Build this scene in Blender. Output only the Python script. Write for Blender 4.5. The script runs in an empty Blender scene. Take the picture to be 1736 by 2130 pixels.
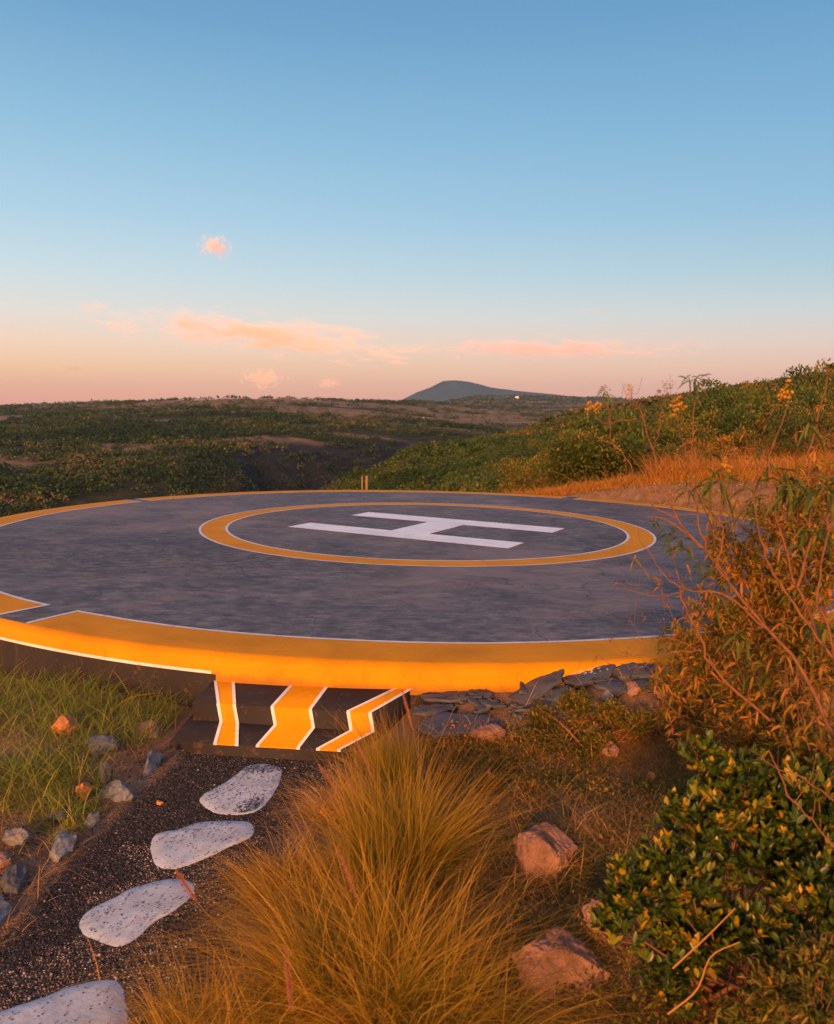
import bpy, math, numpy as np
from math import radians, pi, sin, cos
rng = np.random.default_rng(7)
C = bpy.context.scene.collection
scene = bpy.context.scene

# ------------------------------------------------------------------ camera
F = 1750.0                       # focal length in units of a 1736 x 2130 frame
PIT = math.atan(215 / F)
cam_d = bpy.data.cameras.new("camera"); cam = bpy.data.objects.new("camera", cam_d); C.objects.link(cam)
cam.location = (0, 0, 2.0); cam.rotation_euler = (pi / 2 - PIT, 0, 0)
cam_d.sensor_fit = 'HORIZONTAL'; cam_d.sensor_width = 36; cam_d.lens = 36 * F / 1736
cam_d.clip_start = .05; cam_d.clip_end = 40000
cam_d.dof.use_dof = True; cam_d.dof.focus_distance = 8.5; cam_d.dof.aperture_fstop = 4.5
scene.camera = cam
scene.render.resolution_x = 834; scene.render.resolution_y = 1024

# ------------------------------------------------------------------ colour / exposure
scene.view_settings.view_transform = 'Standard'; scene.view_settings.look = 'None'
scene.view_settings.exposure = 0.6; scene.view_settings.gamma = 1
scene.view_settings.use_curve_mapping = False
scene.cycles.max_bounces = 8; scene.cycles.diffuse_bounces = 3; scene.cycles.glossy_bounces = 2
scene.cycles.transmission_bounces = 3; scene.cycles.transparent_max_bounces = 8; scene.cycles.volume_bounces = 2
scene.cycles.volume_step_rate = 2.0; scene.cycles.volume_max_steps = 96
scene.cycles.use_denoising = True

def lin(r, g=None, b=None):
    if g is None: r, g, b = r
    f = lambda c: (c / 255 / 12.92) if c / 255 <= .04045 else ((c / 255 + .055) / 1.055) ** 2.4
    return (f(r), f(g), f(b), 1)

# ------------------------------------------------------------------ sun and sky
SUN_AZ = radians(180 + 15)       # compass bearing of the sun (0 = +y, clockwise): behind the camera, to the left
SUN_EL = radians(13)
sd = bpy.data.lights.new("sun", 'SUN'); sd.energy = 4.2; sd.angle = radians(6); sd.color = (1.0, .43, .12)
sun = bpy.data.objects.new("sun", sd); C.objects.link(sun)
from mathutils import Vector
sdir = Vector((sin(SUN_AZ) * cos(SUN_EL), cos(SUN_AZ) * cos(SUN_EL), sin(SUN_EL)))
sun.rotation_euler = sdir.to_track_quat('Z', 'Y').to_euler(); sun.location = (-20, -12, 10)

world = bpy.data.worlds.new("World"); scene.world = world; world.use_nodes = True
nt = world.node_tree; nt.nodes.clear()
def N(t, **kw):
    n = nt.nodes.new(t)
    for k, v in kw.items(): setattr(n, k, v)
    return n
L = lambda a, b: nt.links.new(a, b)
tc = N('ShaderNodeTexCoord'); sep = N('ShaderNodeSeparateXYZ'); L(tc.outputs['Generated'], sep.inputs[0])
asn = N('ShaderNodeMath', operation='ARCSINE'); L(sep.outputs['Z'], asn.inputs[0])
mr = N('ShaderNodeMapRange'); mr.inputs['From Min'].default_value = radians(-6); mr.inputs['From Max'].default_value = radians(90)
L(asn.outputs[0], mr.inputs['Value'])
def ramp(stops):
    r = N('ShaderNodeValToRGB'); L(mr.outputs[0], r.inputs[0]); e = r.color_ramp.elements
    pos = lambda d: (d + 6) / 96
    e[0].position = pos(stops[0][0]); e[0].color = lin(stops[0][1])
    e[1].position = pos(stops[-1][0]); e[1].color = lin(stops[-1][1])
    for d, c in stops[1:-1]:
        q = e.new(pos(d)); q.color = lin(c)
    return r
left = ramp([(-6, (190, 130, 115)), (0, (250, 158, 136)), (1.2, (255, 178, 144)), (2.6, (255, 202, 160)), (4.2, (253, 217, 190)), (6, (234, 226, 218)), (8.5, (208, 225, 231)),
             (12, (178, 212, 232)), (17, (146, 193, 222)), (23, (112, 164, 204)), (30, (88, 141, 188)), (50, (66, 114, 165)), (90, (52, 92, 140))])
right = ramp([(-6, (150, 120, 115)), (0, (230, 162, 150)), (1.2, (238, 176, 156)), (2.6, (240, 193, 173)), (4.2, (229, 207, 197)), (6, (206, 213, 215)), (8.5, (174, 203, 217)),
              (12, (146, 190, 219)), (17, (124, 176, 212)), (23, (102, 157, 200)), (30, (83, 137, 186)), (50, (62, 110, 162)), (90, (50, 90, 138))])
mx = N('ShaderNodeMapRange'); mx.inputs['From Min'].default_value = -.46; mx.inputs['From Max'].default_value = .46
L(sep.outputs['X'], mx.inputs['Value'])
mixc = N('ShaderNodeMix', data_type='RGBA'); L(mx.outputs[0], mixc.inputs['Factor']); L(left.outputs[0], mixc.inputs['A']); L(right.outputs[0], mixc.inputs['B'])
sky = N('ShaderNodeTexSky', sky_type='NISHITA', sun_disc=False, sun_elevation=SUN_EL, sun_rotation=SUN_AZ)
bg1 = N('ShaderNodeBackground'); bg1.inputs[1].default_value = .64; L(mixc.outputs['Result'], bg1.inputs[0])
bg2 = N('ShaderNodeBackground'); bg2.inputs[1].default_value = .006; L(sky.outputs[0], bg2.inputs[0])
add = N('ShaderNodeAddShader'); L(bg1.outputs[0], add.inputs[0]); L(bg2.outputs[0], add.inputs[1])
# the bright sunset side of the sky, round the sun behind the camera
dt = N('ShaderNodeVectorMath', operation='DOT_PRODUCT'); L(tc.outputs['Generated'], dt.inputs[0]); dt.inputs[1].default_value = sdir
gl = N('ShaderNodeMapRange', interpolation_type='SMOOTHSTEP'); gl.inputs['From Min'].default_value = .15; gl.inputs['From Max'].default_value = 1.0; gl.inputs['To Max'].default_value = .75; L(dt.outputs['Value'], gl.inputs['Value'])
bg3 = N('ShaderNodeBackground'); bg3.inputs[0].default_value = (1, .42, .13, 1); L(gl.outputs[0], bg3.inputs[1])
add2 = N('ShaderNodeAddShader'); L(add.outputs[0], add2.inputs[0]); L(bg3.outputs[0], add2.inputs[1]); add = add2
wo = N('ShaderNodeOutputWorld'); L(add.outputs[0], wo.inputs['Surface'])

# ------------------------------------------------------------------ helpers
def tag(o, label=None, cat=None, group=None, kind=None):
    if label: o['label'] = label
    if cat: o['category'] = cat
    if group: o['group'] = group
    if kind: o['kind'] = kind
    return o
def thing(name, label, cat, loc=(0, 0, 0), rot=(0, 0, 0), group=None):
    o = bpy.data.objects.new(name, None); C.objects.link(o); o.empty_display_size = .1
    o.location = loc; o.rotation_euler = rot
    return tag(o, label, cat, group)
def meshdata(name, V, faces, mat=None, attrs=None, smooth=False):
    """faces: list of int arrays (M,k)."""
    V = np.asarray(V, np.float32)
    if isinstance(faces, np.ndarray): faces = [faces]
    faces = [np.asarray(f, np.int32) for f in faces if len(f)]
    me = bpy.data.meshes.new(name)
    me.vertices.add(len(V)); me.vertices.foreach_set('co', V.ravel())
    li = np.concatenate([f.ravel() for f in faces]); me.loops.add(len(li)); me.loops.foreach_set('vertex_index', li)
    tot = np.concatenate([np.full(len(f), f.shape[1], np.int32) for f in faces])
    st = np.concatenate([[0], np.cumsum(tot)[:-1]]).astype(np.int32)
    me.polygons.add(len(tot)); me.polygons.foreach_set('loop_start', st); me.polygons.foreach_set('loop_total', tot)
    if smooth: me.polygons.foreach_set('use_smooth', np.ones(len(tot), bool))
    me.update(calc_edges=True)
    for k, a in (attrs or {}).items():
        at_ = me.attributes.new(k, 'FLOAT', 'POINT'); at_.data.foreach_set('value', np.asarray(a, np.float32))
    if mat: me.materials.append(mat)
    return me
def obj(name, V, faces, mat=None, parent=None, attrs=None, smooth=False, loc=None):
    o = bpy.data.objects.new(name, meshdata(name, V, faces, mat, attrs, smooth)); C.objects.link(o)
    if parent: o.parent = parent
    if loc is not None: o.location = loc
    return o
def norm(a): return a / np.maximum(np.linalg.norm(a, axis=-1, keepdims=True), 1e-9)
class MB:
    def __init__(s): s.V = []; s.F = {}; s.A = {}; s.n = 0
    def add(s, V, F, **attrs):
        V = np.asarray(V, float).reshape(-1, 3); F = np.asarray(F, int)
        s.V.append(V); s.F.setdefault(F.shape[1], []).append(F + s.n)
        for k, a in attrs.items(): s.A.setdefault(k, []).append(np.broadcast_to(np.asarray(a, float), (len(V),)).copy())
        s.n += len(V); return s
    def out(s): return np.concatenate(s.V), [np.concatenate(f) for f in s.F.values()], {k: np.concatenate(a) for k, a in s.A.items()}
    def build(s, name, mat, parent=None, smooth=False, loc=None):
        V, Fs, A = s.out(); return obj(name, V, Fs, mat, parent, A, smooth, loc)
def sstep(a, b, x):
    t = np.clip((x - a) / (b - a), 0, 1); return t * t * (3 - 2 * t)
def hsh(ix, iy, s):
    n = (ix.astype(np.int64) * 374761393 + iy.astype(np.int64) * 668265263 + s * 982451653) & 0xffffffff
    n = ((n ^ (n >> 13)) * 1274126177) & 0xffffffff
    return ((n ^ (n >> 16)) & 0xffff) / 65535.
def vn(x, y, s=0):
    ix = np.floor(x); iy = np.floor(y); fx = x - ix; fy = y - iy
    fx = fx * fx * (3 - 2 * fx); fy = fy * fy * (3 - 2 * fy)
    a = hsh(ix, iy, s); b = hsh(ix + 1, iy, s); c = hsh(ix, iy + 1, s); d = hsh(ix + 1, iy + 1, s)
    return (a * (1 - fx) + b * fx) * (1 - fy) + (c * (1 - fx) + d * fx) * fy
def fbm(x, y, o=4, s=0):
    t = 0; a = .5
    for i in range(o):
        t = t + a * (vn(x * 2 ** i, y * 2 ** i, s + i) - .5); a *= .5
    return t * 2
def fbm3(P, sc, o=4, s=0):
    return (fbm(P[:, 0] * sc + P[:, 2] * sc * .7 + 11, P[:, 1] * sc - P[:, 2] * sc * .6, o, s) + fbm(P[:, 2] * sc + 5, P[:, 0] * sc * .8 + P[:, 1] * sc * .5, o, s + 7)) * .7

# ------------------------------------------------------------------ materials
def mat_new(name):
    m = bpy.data.materials.new(name); m.use_nodes = True; t = m.node_tree; t.nodes.clear()
    out = t.nodes.new('ShaderNodeOutputMaterial'); return m, t, out
class NB:
    """small node-builder"""
    def __init__(s, t): s.t = t
    def n(s, typ, ins=None, **kw):
        n = s.t.nodes.new(typ)
        for k, v in kw.items(): setattr(n, k, v)
        for k, v in (ins or {}).items():
            if isinstance(v, bpy.types.NodeSocket): s.t.links.new(v, n.inputs[k])
            else: n.inputs[k].default_value = v
        return n
    def noise(s, vec, scale, detail=5, rough=.55, dist=0):
        return s.n('ShaderNodeTexNoise', {'Vector': vec, 'Scale': scale, 'Detail': detail, 'Roughness': rough, 'Distortion': dist}).outputs['Fac']
    def mapv(s, vec, sc=(1, 1, 1)): return s.n('ShaderNodeMapping', {'Vector': vec, 'Scale': sc}).outputs[0]
    def coord(s, w='Object'): return s.n('ShaderNodeTexCoord').outputs[w]
    def pos(s): return s.n('ShaderNodeNewGeometry').outputs['Position']
    def ramp(s, fac, stops, interp='LINEAR'):
        r = s.n('ShaderNodeValToRGB', {'Fac': fac}); r.color_ramp.interpolation = interp; e = r.color_ramp.elements
        e[0].position = stops[0][0]; e[0].color = (*stops[0][1][:3], 1); e[1].position = stops[-1][0]; e[1].color = (*stops[-1][1][:3], 1)
        for p_, c in stops[1:-1]: q = e.new(p_); q.color = (*c[:3], 1)
        return r.outputs[0]
    def mix(s, f, a, b, mode='MIX'):
        return s.n('ShaderNodeMix', {'Factor': f, 'A': a, 'B': b}, data_type='RGBA', blend_type=mode).outputs['Result'] if False else s._mix(f, a, b, mode)
    def _mix(s, f, a, b, mode):
        n = s.t.nodes.new('ShaderNodeMix'); n.data_type = 'RGBA'; n.blend_type = mode
        for sock, v in ((n.inputs[0], f), (n.inputs[6], a), (n.inputs[7], b)):
            if isinstance(v, bpy.types.NodeSocket): s.t.links.new(v, sock)
            elif sock.type == 'RGBA': sock.default_value = (*v[:3], 1)
            else: sock.default_value = v
        return n.outputs[2]
    def math(s, op, a, b=0., c=0.):
        n = s.t.nodes.new('ShaderNodeMath'); n.operation = op
        for i, v in enumerate((a, b, c)):
            if isinstance(v, bpy.types.NodeSocket): s.t.links.new(v, n.inputs[i])
            else: n.inputs[i].default_value = v
        return n.outputs[0]
    def step(s, v, a, b): return s.n('ShaderNodeMapRange', {'Value': v, 'From Min': a, 'From Max': b}, interpolation_type='SMOOTHSTEP').outputs[0]
    def bump(s, h, strength=.5, dist=.01, normal=None):
        n = s.n('ShaderNodeBump', {'Height': h, 'Strength': strength, 'Distance': dist})
        if normal: s.t.links.new(normal, n.inputs['Normal'])
        return n.outputs[0]
    def bsdf(s, out, col, rough=.8, normal=None, spec=.4, **kw):
        p = s.n('ShaderNodeBsdfPrincipled', {'Roughness': rough, 'Specular IOR Level': spec})
        if isinstance(col, bpy.types.NodeSocket): s.t.links.new(col, p.inputs['Base Color'])
        else: p.inputs['Base Color'].default_value = (*col[:3], 1)
        if normal: s.t.links.new(normal, p.inputs['Normal'])
        s.t.links.new(p.outputs[0], out.inputs['Surface']); return p
M = {}
def foliage(name, stops, tipstops=None, transl=.3, rough=.55, spec=.25):
    """leaf / blade material: colour by the per-leaf random attribute, optionally another tint towards the tip"""
    m, t, out = mat_new(name); b = NB(t)
    a = b.n('ShaderNodeAttribute', attribute_name='rnd').outputs['Fac']
    col = b.ramp(a, stops)
    if tipstops:
        tt = b.n('ShaderNodeAttribute', attribute_name='tt').outputs['Fac']
        col = b.mix(b.step(tt, .15, .95), col, b.ramp(a, tipstops))
    p = b.n('ShaderNodeBsdfPrincipled', {'Base Color': col, 'Roughness': rough, 'Specular IOR Level': spec})
    tr = b.n('ShaderNodeBsdfTranslucent', {'Color': col})
    mx_ = b.n('ShaderNodeMixShader', {0: transl, 1: p.outputs[0], 2: tr.outputs[0]})
    t.links.new(mx_.outputs[0], out.inputs['Surface']); M[name] = m; return m

foliage('leaf_dark', [(0, (.022, .045, .008)), (.5, (.055, .095, .012)), (.75, (.13, .16, .015)), (.9, (.32, .26, .02)), (1, (.46, .28, .03))], transl=.25, rough=.4, spec=.5)
foliage('leaf_olive', [(0, (.06, .08, .012)), (.45, (.15, .15, .02)), (.8, (.32, .22, .03)), (1, (.46, .20, .05))], transl=.35)
foliage('leaf_rust', [(0, (.09, .085, .012)), (.3, (.20, .15, .02)), (.6, (.38, .19, .03)), (1, (.52, .21, .06))], transl=.35)
foliage('leaf_amber', [(0, (.08, .095, .012)), (.3, (.22, .19, .02)), (.65, (.48, .27, .03)), (1, (.66, .26, .05))], transl=.5)
foliage('leaf_mid', [(0, (.035, .07, .012)), (.5, (.07, .11, .018)), (.85, (.15, .15, .03)), (1, (.28, .20, .05))], transl=.3)
foliage('leaf_far', [(0, (.016, .034, .010)), (.4, (.034, .060, .016)), (.75, (.075, .088, .026)), (1, (.17, .13, .06))], transl=.1, spec=.1)
foliage('blade_gold', [(0, (.09, .13, .01)), (.4, (.26, .22, .014)), (.75, (.56, .31, .025)), (1, (.68, .31, .03))],
        [(0, (.36, .25, .02)), (.4, (.66, .33, .03)), (.75, (.78, .38, .04)), (1, (.85, .48, .12))], transl=.5)
foliage('blade_green', [(0, (.09, .16, .012)), (.5, (.20, .27, .02)), (.8, (.40, .34, .05)), (1, (.6, .40, .14))], transl=.4)
foliage('blade_dry', [(0, (.24, .12, .035)), (.35, (.42, .21, .06)), (.7, (.62, .33, .11)), (1, (.76, .47, .22))], transl=.3)
foliage('blade_herb', [(0, (.10, .11, .015)), (.4, (.22, .18, .025)), (.7, (.40, .21, .04)), (1, (.58, .28, .08))], transl=.35)
foliage('blade_orange', [(0, (.24, .12, .025)), (.4, (.42, .19, .035)), (1, (.62, .27, .06))], transl=.35)
foliage('plume_pink', [(0, (.42, .13, .08)), (.5, (.55, .20, .12)), (1, (.70, .32, .20))], transl=.4)
foliage('petal_yellow', [(0, (.70, .32, .02)), (1, (.85, .48, .04))], transl=.4)
foliage('seed_brown', [(0, (.16, .06, .04)), (1, (.34, .13, .09))], transl=.2)

def simple(name, col, rough=.8, noise_sc=8, var=.35, bump=.3, bdist=.01, bsc=40, spec=.3, dark=None, coord='Object'):
    m, t, out = mat_new(name); b = NB(t); v = b.coord(coord)
    n1 = b.noise(v, noise_sc, 6, .6)
    c2 = dark or tuple(c * (1 - var) for c in col[:3])
    c = b.ramp(n1, [(.3, c2), (.5, col), (.72, tuple(min(1, x * (1 + var * .5)) for x in col[:3]))])
    nb = b.bump(b.noise(v, bsc, 6, .65), bump, bdist)
    b.bsdf(out, c, rough, nb, spec); M[name] = m; return m
simple('bark', (.20, .085, .04), .85, 30, .4, .5, .004, 160)
simple('bark_grey', (.16, .11, .08), .9, 20, .4, .5, .01, 60)
simple('rock_pink', (.36, .19, .14), .9, 7, .6, 1., .03, 22)
simple('rock_grey', (.20, .19, .20), .85, 8, .5, .8, .02, 18)
simple('rock_pale', (.23, .225, .235), .85, 9, .6, .8, .02, 18, dark=(.04, .045, .06))
simple('rock_dark', (.085, .085, .095), .8, 8, .4, .8, .015, 18)
simple('rock_orange', (.55, .22, .08), .85, 9, .4, .7, .02, 20)
simple('slate', (.075, .075, .088), .6, 5, .5, .7, .006, 25, spec=.45)
simple('wood_post', (.24, .15, .08), .85, 12, .4, .5, .01, 50)
simple('house_white', (.8, .78, .74), .8, 1, .1)
simple('house_roof', (.22, .10, .08), .8, 2, .3)
simple('window_dark', (.03, .03, .04), .3, 2, .3)

# painted pad surfaces
def mat_deck():
    m, t, out = mat_new('deck_paint'); b = NB(t); v = b.coord('Object')
    big = b.noise(b.mapv(v, (.22, .22, .22)), 1, 5, .6, .6)
    mid = b.noise(b.mapv(v, (4.2, 6.5, 1)), 1, 10, .80, .1)
    fine = b.noise(b.mapv(v, (16, 30, 9)), 1, 8, .8)
    spot = b.n('ShaderNodeVectorMath', {0: b.mapv(b.n('ShaderNodeVectorMath', {0: v, 1: (3.4, 2.6, 0)}, operation='ADD').outputs[0], (.22, .42, 0))}, operation='LENGTH').outputs['Value']
    area = b.step(b.math('SUBTRACT', b.math('ADD', b.noise(v, .5, 4, .6), .55), spot), .0, .75)
    blotch = b.math('MULTIPLY', b.step(b.noise(b.mapv(v, (6, 12, 1)), 1, 9, .82, .4), .47, .57), b.math('MAXIMUM', area, b.math('MULTIPLY', b.step(b.noise(v, .45, 3, .5), .50, .62), .8)))
    base = b.ramp(mid, [(.38, (.050, .057, .074)), (.5, (.108, .122, .148)), (.62, (.22, .215, .235))])
    base = b.mix(b.math('MULTIPLY', b.step(big, .47, .60), .6), base, (.22, .195, .20))
    worn = b.noise(b.mapv(v, (.9, 1.5, 1)), 1, 7, .66, .4)
    base = b.mix(b.math('MULTIPLY', b.step(worn, .52, .62), .5), base, (.055, .06, .08))
    base = b.mix(b.math('MULTIPLY', b.step(worn, .46, .36), .45), base, (.27, .235, .235))
    base = b.mix(b.math('MULTIPLY', blotch, .75), base, (.016, .018, .032))
    base = b.mix(b.math('MULTIPLY', b.step(fine, .45, .62), .38), base, (.17, .145, .145))
    # hair cracks
    dv = b.n('ShaderNodeVectorMath', {0: v, 1: b.n('ShaderNodeVectorMath', {0: b.n('ShaderNodeTexNoise', {'Vector': v, 'Scale': 1.4, 'Detail': 6}).outputs['Color'], 'Scale': .9}, operation='SCALE').outputs[0]}, operation='ADD').outputs[0]
    vor = b.n('ShaderNodeTexVoronoi', {'Vector': dv, 'Scale': .55}, feature='DISTANCE_TO_EDGE').outputs['Distance']
    crack = b.math('MULTIPLY', b.math('SUBTRACT', 1., b.step(vor, .0, .009)), b.step(b.noise(v, .6, 2), .48, .56))
    base = b.mix(b.math('MULTIPLY', crack, .42), base, (.02, .02, .03))
    spots = b.n('ShaderNodeTexVoronoi', {'Vector': v, 'Scale': 1.1}).outputs['Distance']
    base = b.mix(b.math('MULTIPLY', b.math('SUBTRACT', 1., b.step(spots, .03, .05)), .7), base, (.03, .03, .04))
    hgt = b.math('ADD', b.math('MULTIPLY', fine, .4), b.math('ADD', mid, b.math('MULTIPLY', crack, -1.)))
    rough = b.math('ADD', b.math('MULTIPLY', mid, .2), .62)
    p = b.bsdf(out, base, .5, b.bump(hgt, .5, .015), .22); t.links.new(rough, p.inputs['Roughness']); M['deck'] = m
mat_deck()
def mat_paint(name, col, worn, chip=.5, rough=.55, bump=.35):
    m, t, out = mat_new(name); b = NB(t); v = b.coord('Object')
    n1 = b.noise(v, 1.7, 6, .6, .4); n2 = b.noise(v, 22, 7, .7); n3 = b.noise(v, 5, 6, .7, 1)
    c = b.ramp(n1, [(.3, tuple(x * .84 for x in col)), (.5, col), (.7, tuple(min(1, x * 1.1) for x in col))])
    c = b.mix(b.math('MULTIPLY', b.step(b.math('ADD', b.math('MULTIPLY', n2, .5), b.math('MULTIPLY', n3, .5)), .55, .61), chip), c, worn)
    c = b.mix(b.math('MULTIPLY', b.step(b.noise(b.mapv(v, (9, 9, 1.2)), 1, 6, .7), .56, .7), .35), c, worn)          # runs and streaks
    if name == 'paint_yellow':                                                                                 # soil splashed along the foot
        zz = b.n('ShaderNodeSeparateXYZ', {0: v}).outputs['Z']
        c = b.mix(b.math('MULTIPLY', b.step(b.math('ADD', zz, b.math('MULTIPLY', n3, .16)), -.045, -.115), .6), c, (.20, .09, .03))
    b.bsdf(out, c, rough, b.bump(b.math('ADD', b.math('MULTIPLY', n2, .35), n3), bump, .012), .35 if name not in ('paint_yellow', 'paint_black') else .12); M[name] = m
mat_paint('paint_yellow', (.62, .262, .003), (.42, .17, .005), .45, .7)
mat_paint('paint_white', (.76, .86, .97), (.40, .40, .44), .5)
mat_paint('paint_edge', (.62, .64, .70), (.36, .33, .33), .7)
mat_paint('paint_black', (.034, .029, .032), (.12, .07, .05), .6, .7)

# ------------------------------------------------------------------ terrain height: near ground + (bearing, range) profiles
AZ=np.array([-180,-110,-60,-26,-20,-16,-12,-10,-7,-4,0,4,8,11.5,16,21,26,60,110,180.])
PR={ # az:[(r,z)...]
-180:[(24,.5),(100,2),(6000,0)],
-110:[(24,-1),(60,-6),(400,-20),(1200,10),(6000,0)],
-60:[(24,-2.2),(60,-10),(120,-26),(220,-32),(350,-20),(700,-2),(1000,6),(1500,2),(6000,0)],
-26:[(24,-2.4),(60,-11),(120,-30),(200,-34),(260,-27.5),(350,-19),(500,-10),(700,-4),(1000,4.5),(1300,3),(1800,-6),(2500,9),(3200,0),(6000,-10)],
-20:[(24,-2.3),(60,-11),(120,-31),(200,-38),(265,-28),(350,-18),(500,-7.5),(700,0),(950,8),(1300,6),(1800,4),(2500,24),(3200,5),(6000,-10)],
-16:[(24,-2.2),(60,-11),(120,-31),(200,-42),(280,-29),(350,-18),(450,-10),(600,-2),(850,10.5),(1200,12),(1800,4),(2500,12),(3200,0),(6000,-10)],
-12:[(24,-2.1),(60,-10),(120,-28),(200,-42),(300,-34),(340,-21),(420,-11.5),(550,-3.5),(800,12),(1200,9),(2500,0),(6000,-10)],
-10:[(24,-2),(60,-9),(120,-26),(220,-42),(350,-36),(368,-18),(420,-11.5),(550,-3),(800,12),(1200,9),(2500,0),(6000,-10)],
-7:[(24,-1.9),(45,-6.5),(75,-9),(105,-9),(140,-18),(230,-42),(365,-37),(385,-19),(450,-10),(600,-2),(800,10.5),(1200,7),(2500,0),(6000,-10)],
-4:[(24,-1.8),(45,-5.5),(75,-7.2),(110,-6.6),(150,-15),(240,-40),(385,-36),(400,-20),(470,-11),(600,-3),(850,9),(1200,8),(2500,0),(6000,-10)],
0:[(24,-1.6),(40,-3.6),(60,-4.9),(100,-5),(130,-4.0),(180,-14),(260,-36),(410,-34),(430,-20),(520,-11),(700,-3),(1000,9),(1500,9),(2500,8),(6000,-10)],
4:[(24,-1.4),(40,-2.8),(60,-3.5),(100,-4.1),(155,-4.1),(220,-16),(300,-34),(430,-30),(470,-16),(700,-9),(1100,4),(1700,16),(2300,37),(3000,25),(6000,-10)],
8:[(24,-1.1),(40,-2.2),(60,-2.4),(100,-2.6),(190,-2.6),(260,-14),(340,-30),(480,-26),(600,-16),(900,-5),(1500,9),(2300,36),(3000,20),(6000,-10)],
11.5:[(24,-.7),(40,-1.2),(60,-1.2),(100,-1.),(220,.4),(300,-8),(400,-20),(700,-12),(1400,5),(2300,31),(3000,15),(6000,-10)],
16:[(24,-.15),(40,-.3),(60,-.1),(100,.1),(180,1.7),(260,3.7),(330,1),(600,0),(2300,20),(6000,-10)],
21:[(24,.2),(40,.4),(60,.7),(100,1.4),(180,4),(270,7),(350,5.5),(600,5),(6000,-10)],
26:[(24,.45),(40,.8),(60,1.4),(100,2.6),(180,5.9),(280,10),(400,11),(600,10),(6000,-10)],
60:[(24,1.6),(60,5),(280,25),(600,20),(6000,-10)],
110:[(24,1.5),(60,4),(280,15),(6000,0)],
180:[(24,.5),(100,2),(6000,0)],
}
# log-r resample table
LR=np.linspace(np.log(24),np.log(6000),160)
TAB=np.stack([np.interp(LR,np.log([q[0] for q in PR[int(a) if float(a).is_integer() else a]]),[q[1] for q in PR[int(a) if float(a).is_integer() else a]]) for a in AZ])
k=np.exp(-np.linspace(-2,2,7)**2/1.2);k/=k.sum()
for i in range(len(TAB)):
    TAB[i]=np.convolve(np.pad(TAB[i],3,mode='edge'),k,'valid')
PXC,PYC=.08,13.7
def near(x,y):
    z=-.36+0*x
    z=z+.19*sstep(-0.35,.35,x)*sstep(5.0,6.25,y)                 # bank against the pad, right of the steps
    z=z+.16*sstep(1.0,2.2,x)*sstep(4.6,6.4,y)
    z=z+.14*sstep(.2,2.2,x)*(1-sstep(3.5,5.5,y))+.12*sstep(1.6,3.2,x)
    z=z+.16*sstep(-1.7,-3.2,x)*(1-sstep(4.5,7.5,y))
    z=z+.05*np.clip(x-3,0,30)
    z=z-.10*np.clip(y-8,0,16)*sstep(6,-8,x)-.04*np.clip(-x-3,0,30)
    return z
def hz(x,y,detail=True):
    x=np.asarray(x,float);y=np.asarray(y,float)
    r=np.hypot(x,y);az=np.degrees(np.arctan2(x,y))
    w=sstep(17,32,r)
    lr=np.log(np.clip(r,24.01,5999))
    v=(lr-LR[0])/(LR[1]-LR[0]);j=np.clip(v.astype(int),0,len(LR)-2);f=v-j
    i=np.clip(np.searchsorted(AZ,az)-1,0,len(AZ)-2);g=(az-AZ[i])/(AZ[i+1]-AZ[i]);g=g*g*(3-2*g)*.5+g*.5
    far=(TAB[i,j]*(1-f)+TAB[i,j+1]*f)*(1-g)+(TAB[i+1,j]*(1-f)+TAB[i+1,j+1]*f)*g
    z=near(x,y)*(1-w)+far*w
    if detail:
        z=z+.05*fbm(x*1.1,y*1.1,4,3)*(1-w)*(1-.9*path_mask(x,y))+w*np.clip(r/400,0.1,3)*1.6*fbm(x/(18+r*.08),y/(18+r*.08),4,9)
        z=z-.016*path_mask(x,y)
    d=np.hypot(x-PXC,y-PYC); pz=-.019*x-.005*(y-14)
    cap=pz-.05+.55*np.clip(d-7.55,0,50)**1.3
    z=np.where(d<14,np.minimum(z,cap),z)
    z=z-(1-sstep(6.7,7.3,d))*.5
    return z
def path_mask(x, y):
    # gravel path: left edge along the kerb stones, right edge lost in the grass
    xl = np.interp(y, [1.5, 3.0, 3.6, 4.2, 4.6, 5.3, 5.6], [-2.15, -2.0, -1.82, -1.78, -1.74, -1.62, -1.6])
    xr = np.interp(y, [1.5, 3.0, 3.7, 4.4, 5.0, 5.6], [-.75, -.82, -.85, -.72, -.55, -.35])
    w = .10 * fbm(x * 3, y * 3, 3, 5)
    return sstep(-.05, .05, x - xl + w * .5) * sstep(-.12, .14, xr - x + w * 2) * (y < 5.75)
PR_pad = dict(a=-.019, b=-.005)
def rayd(px, py):
    X = px - 868; Y = py - 1065; c, s = cos(PIT), sin(PIT)
    return np.array([X, F * c - Y * s, -F * s - Y * c]) / F
def atd(px, py, D):              # world point seen at a pixel of the 1736 x 2130 photo, D metres ahead of the camera
    d = rayd(px, py); return d * (D / d[1]) + [0, 0, 2.]

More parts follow.
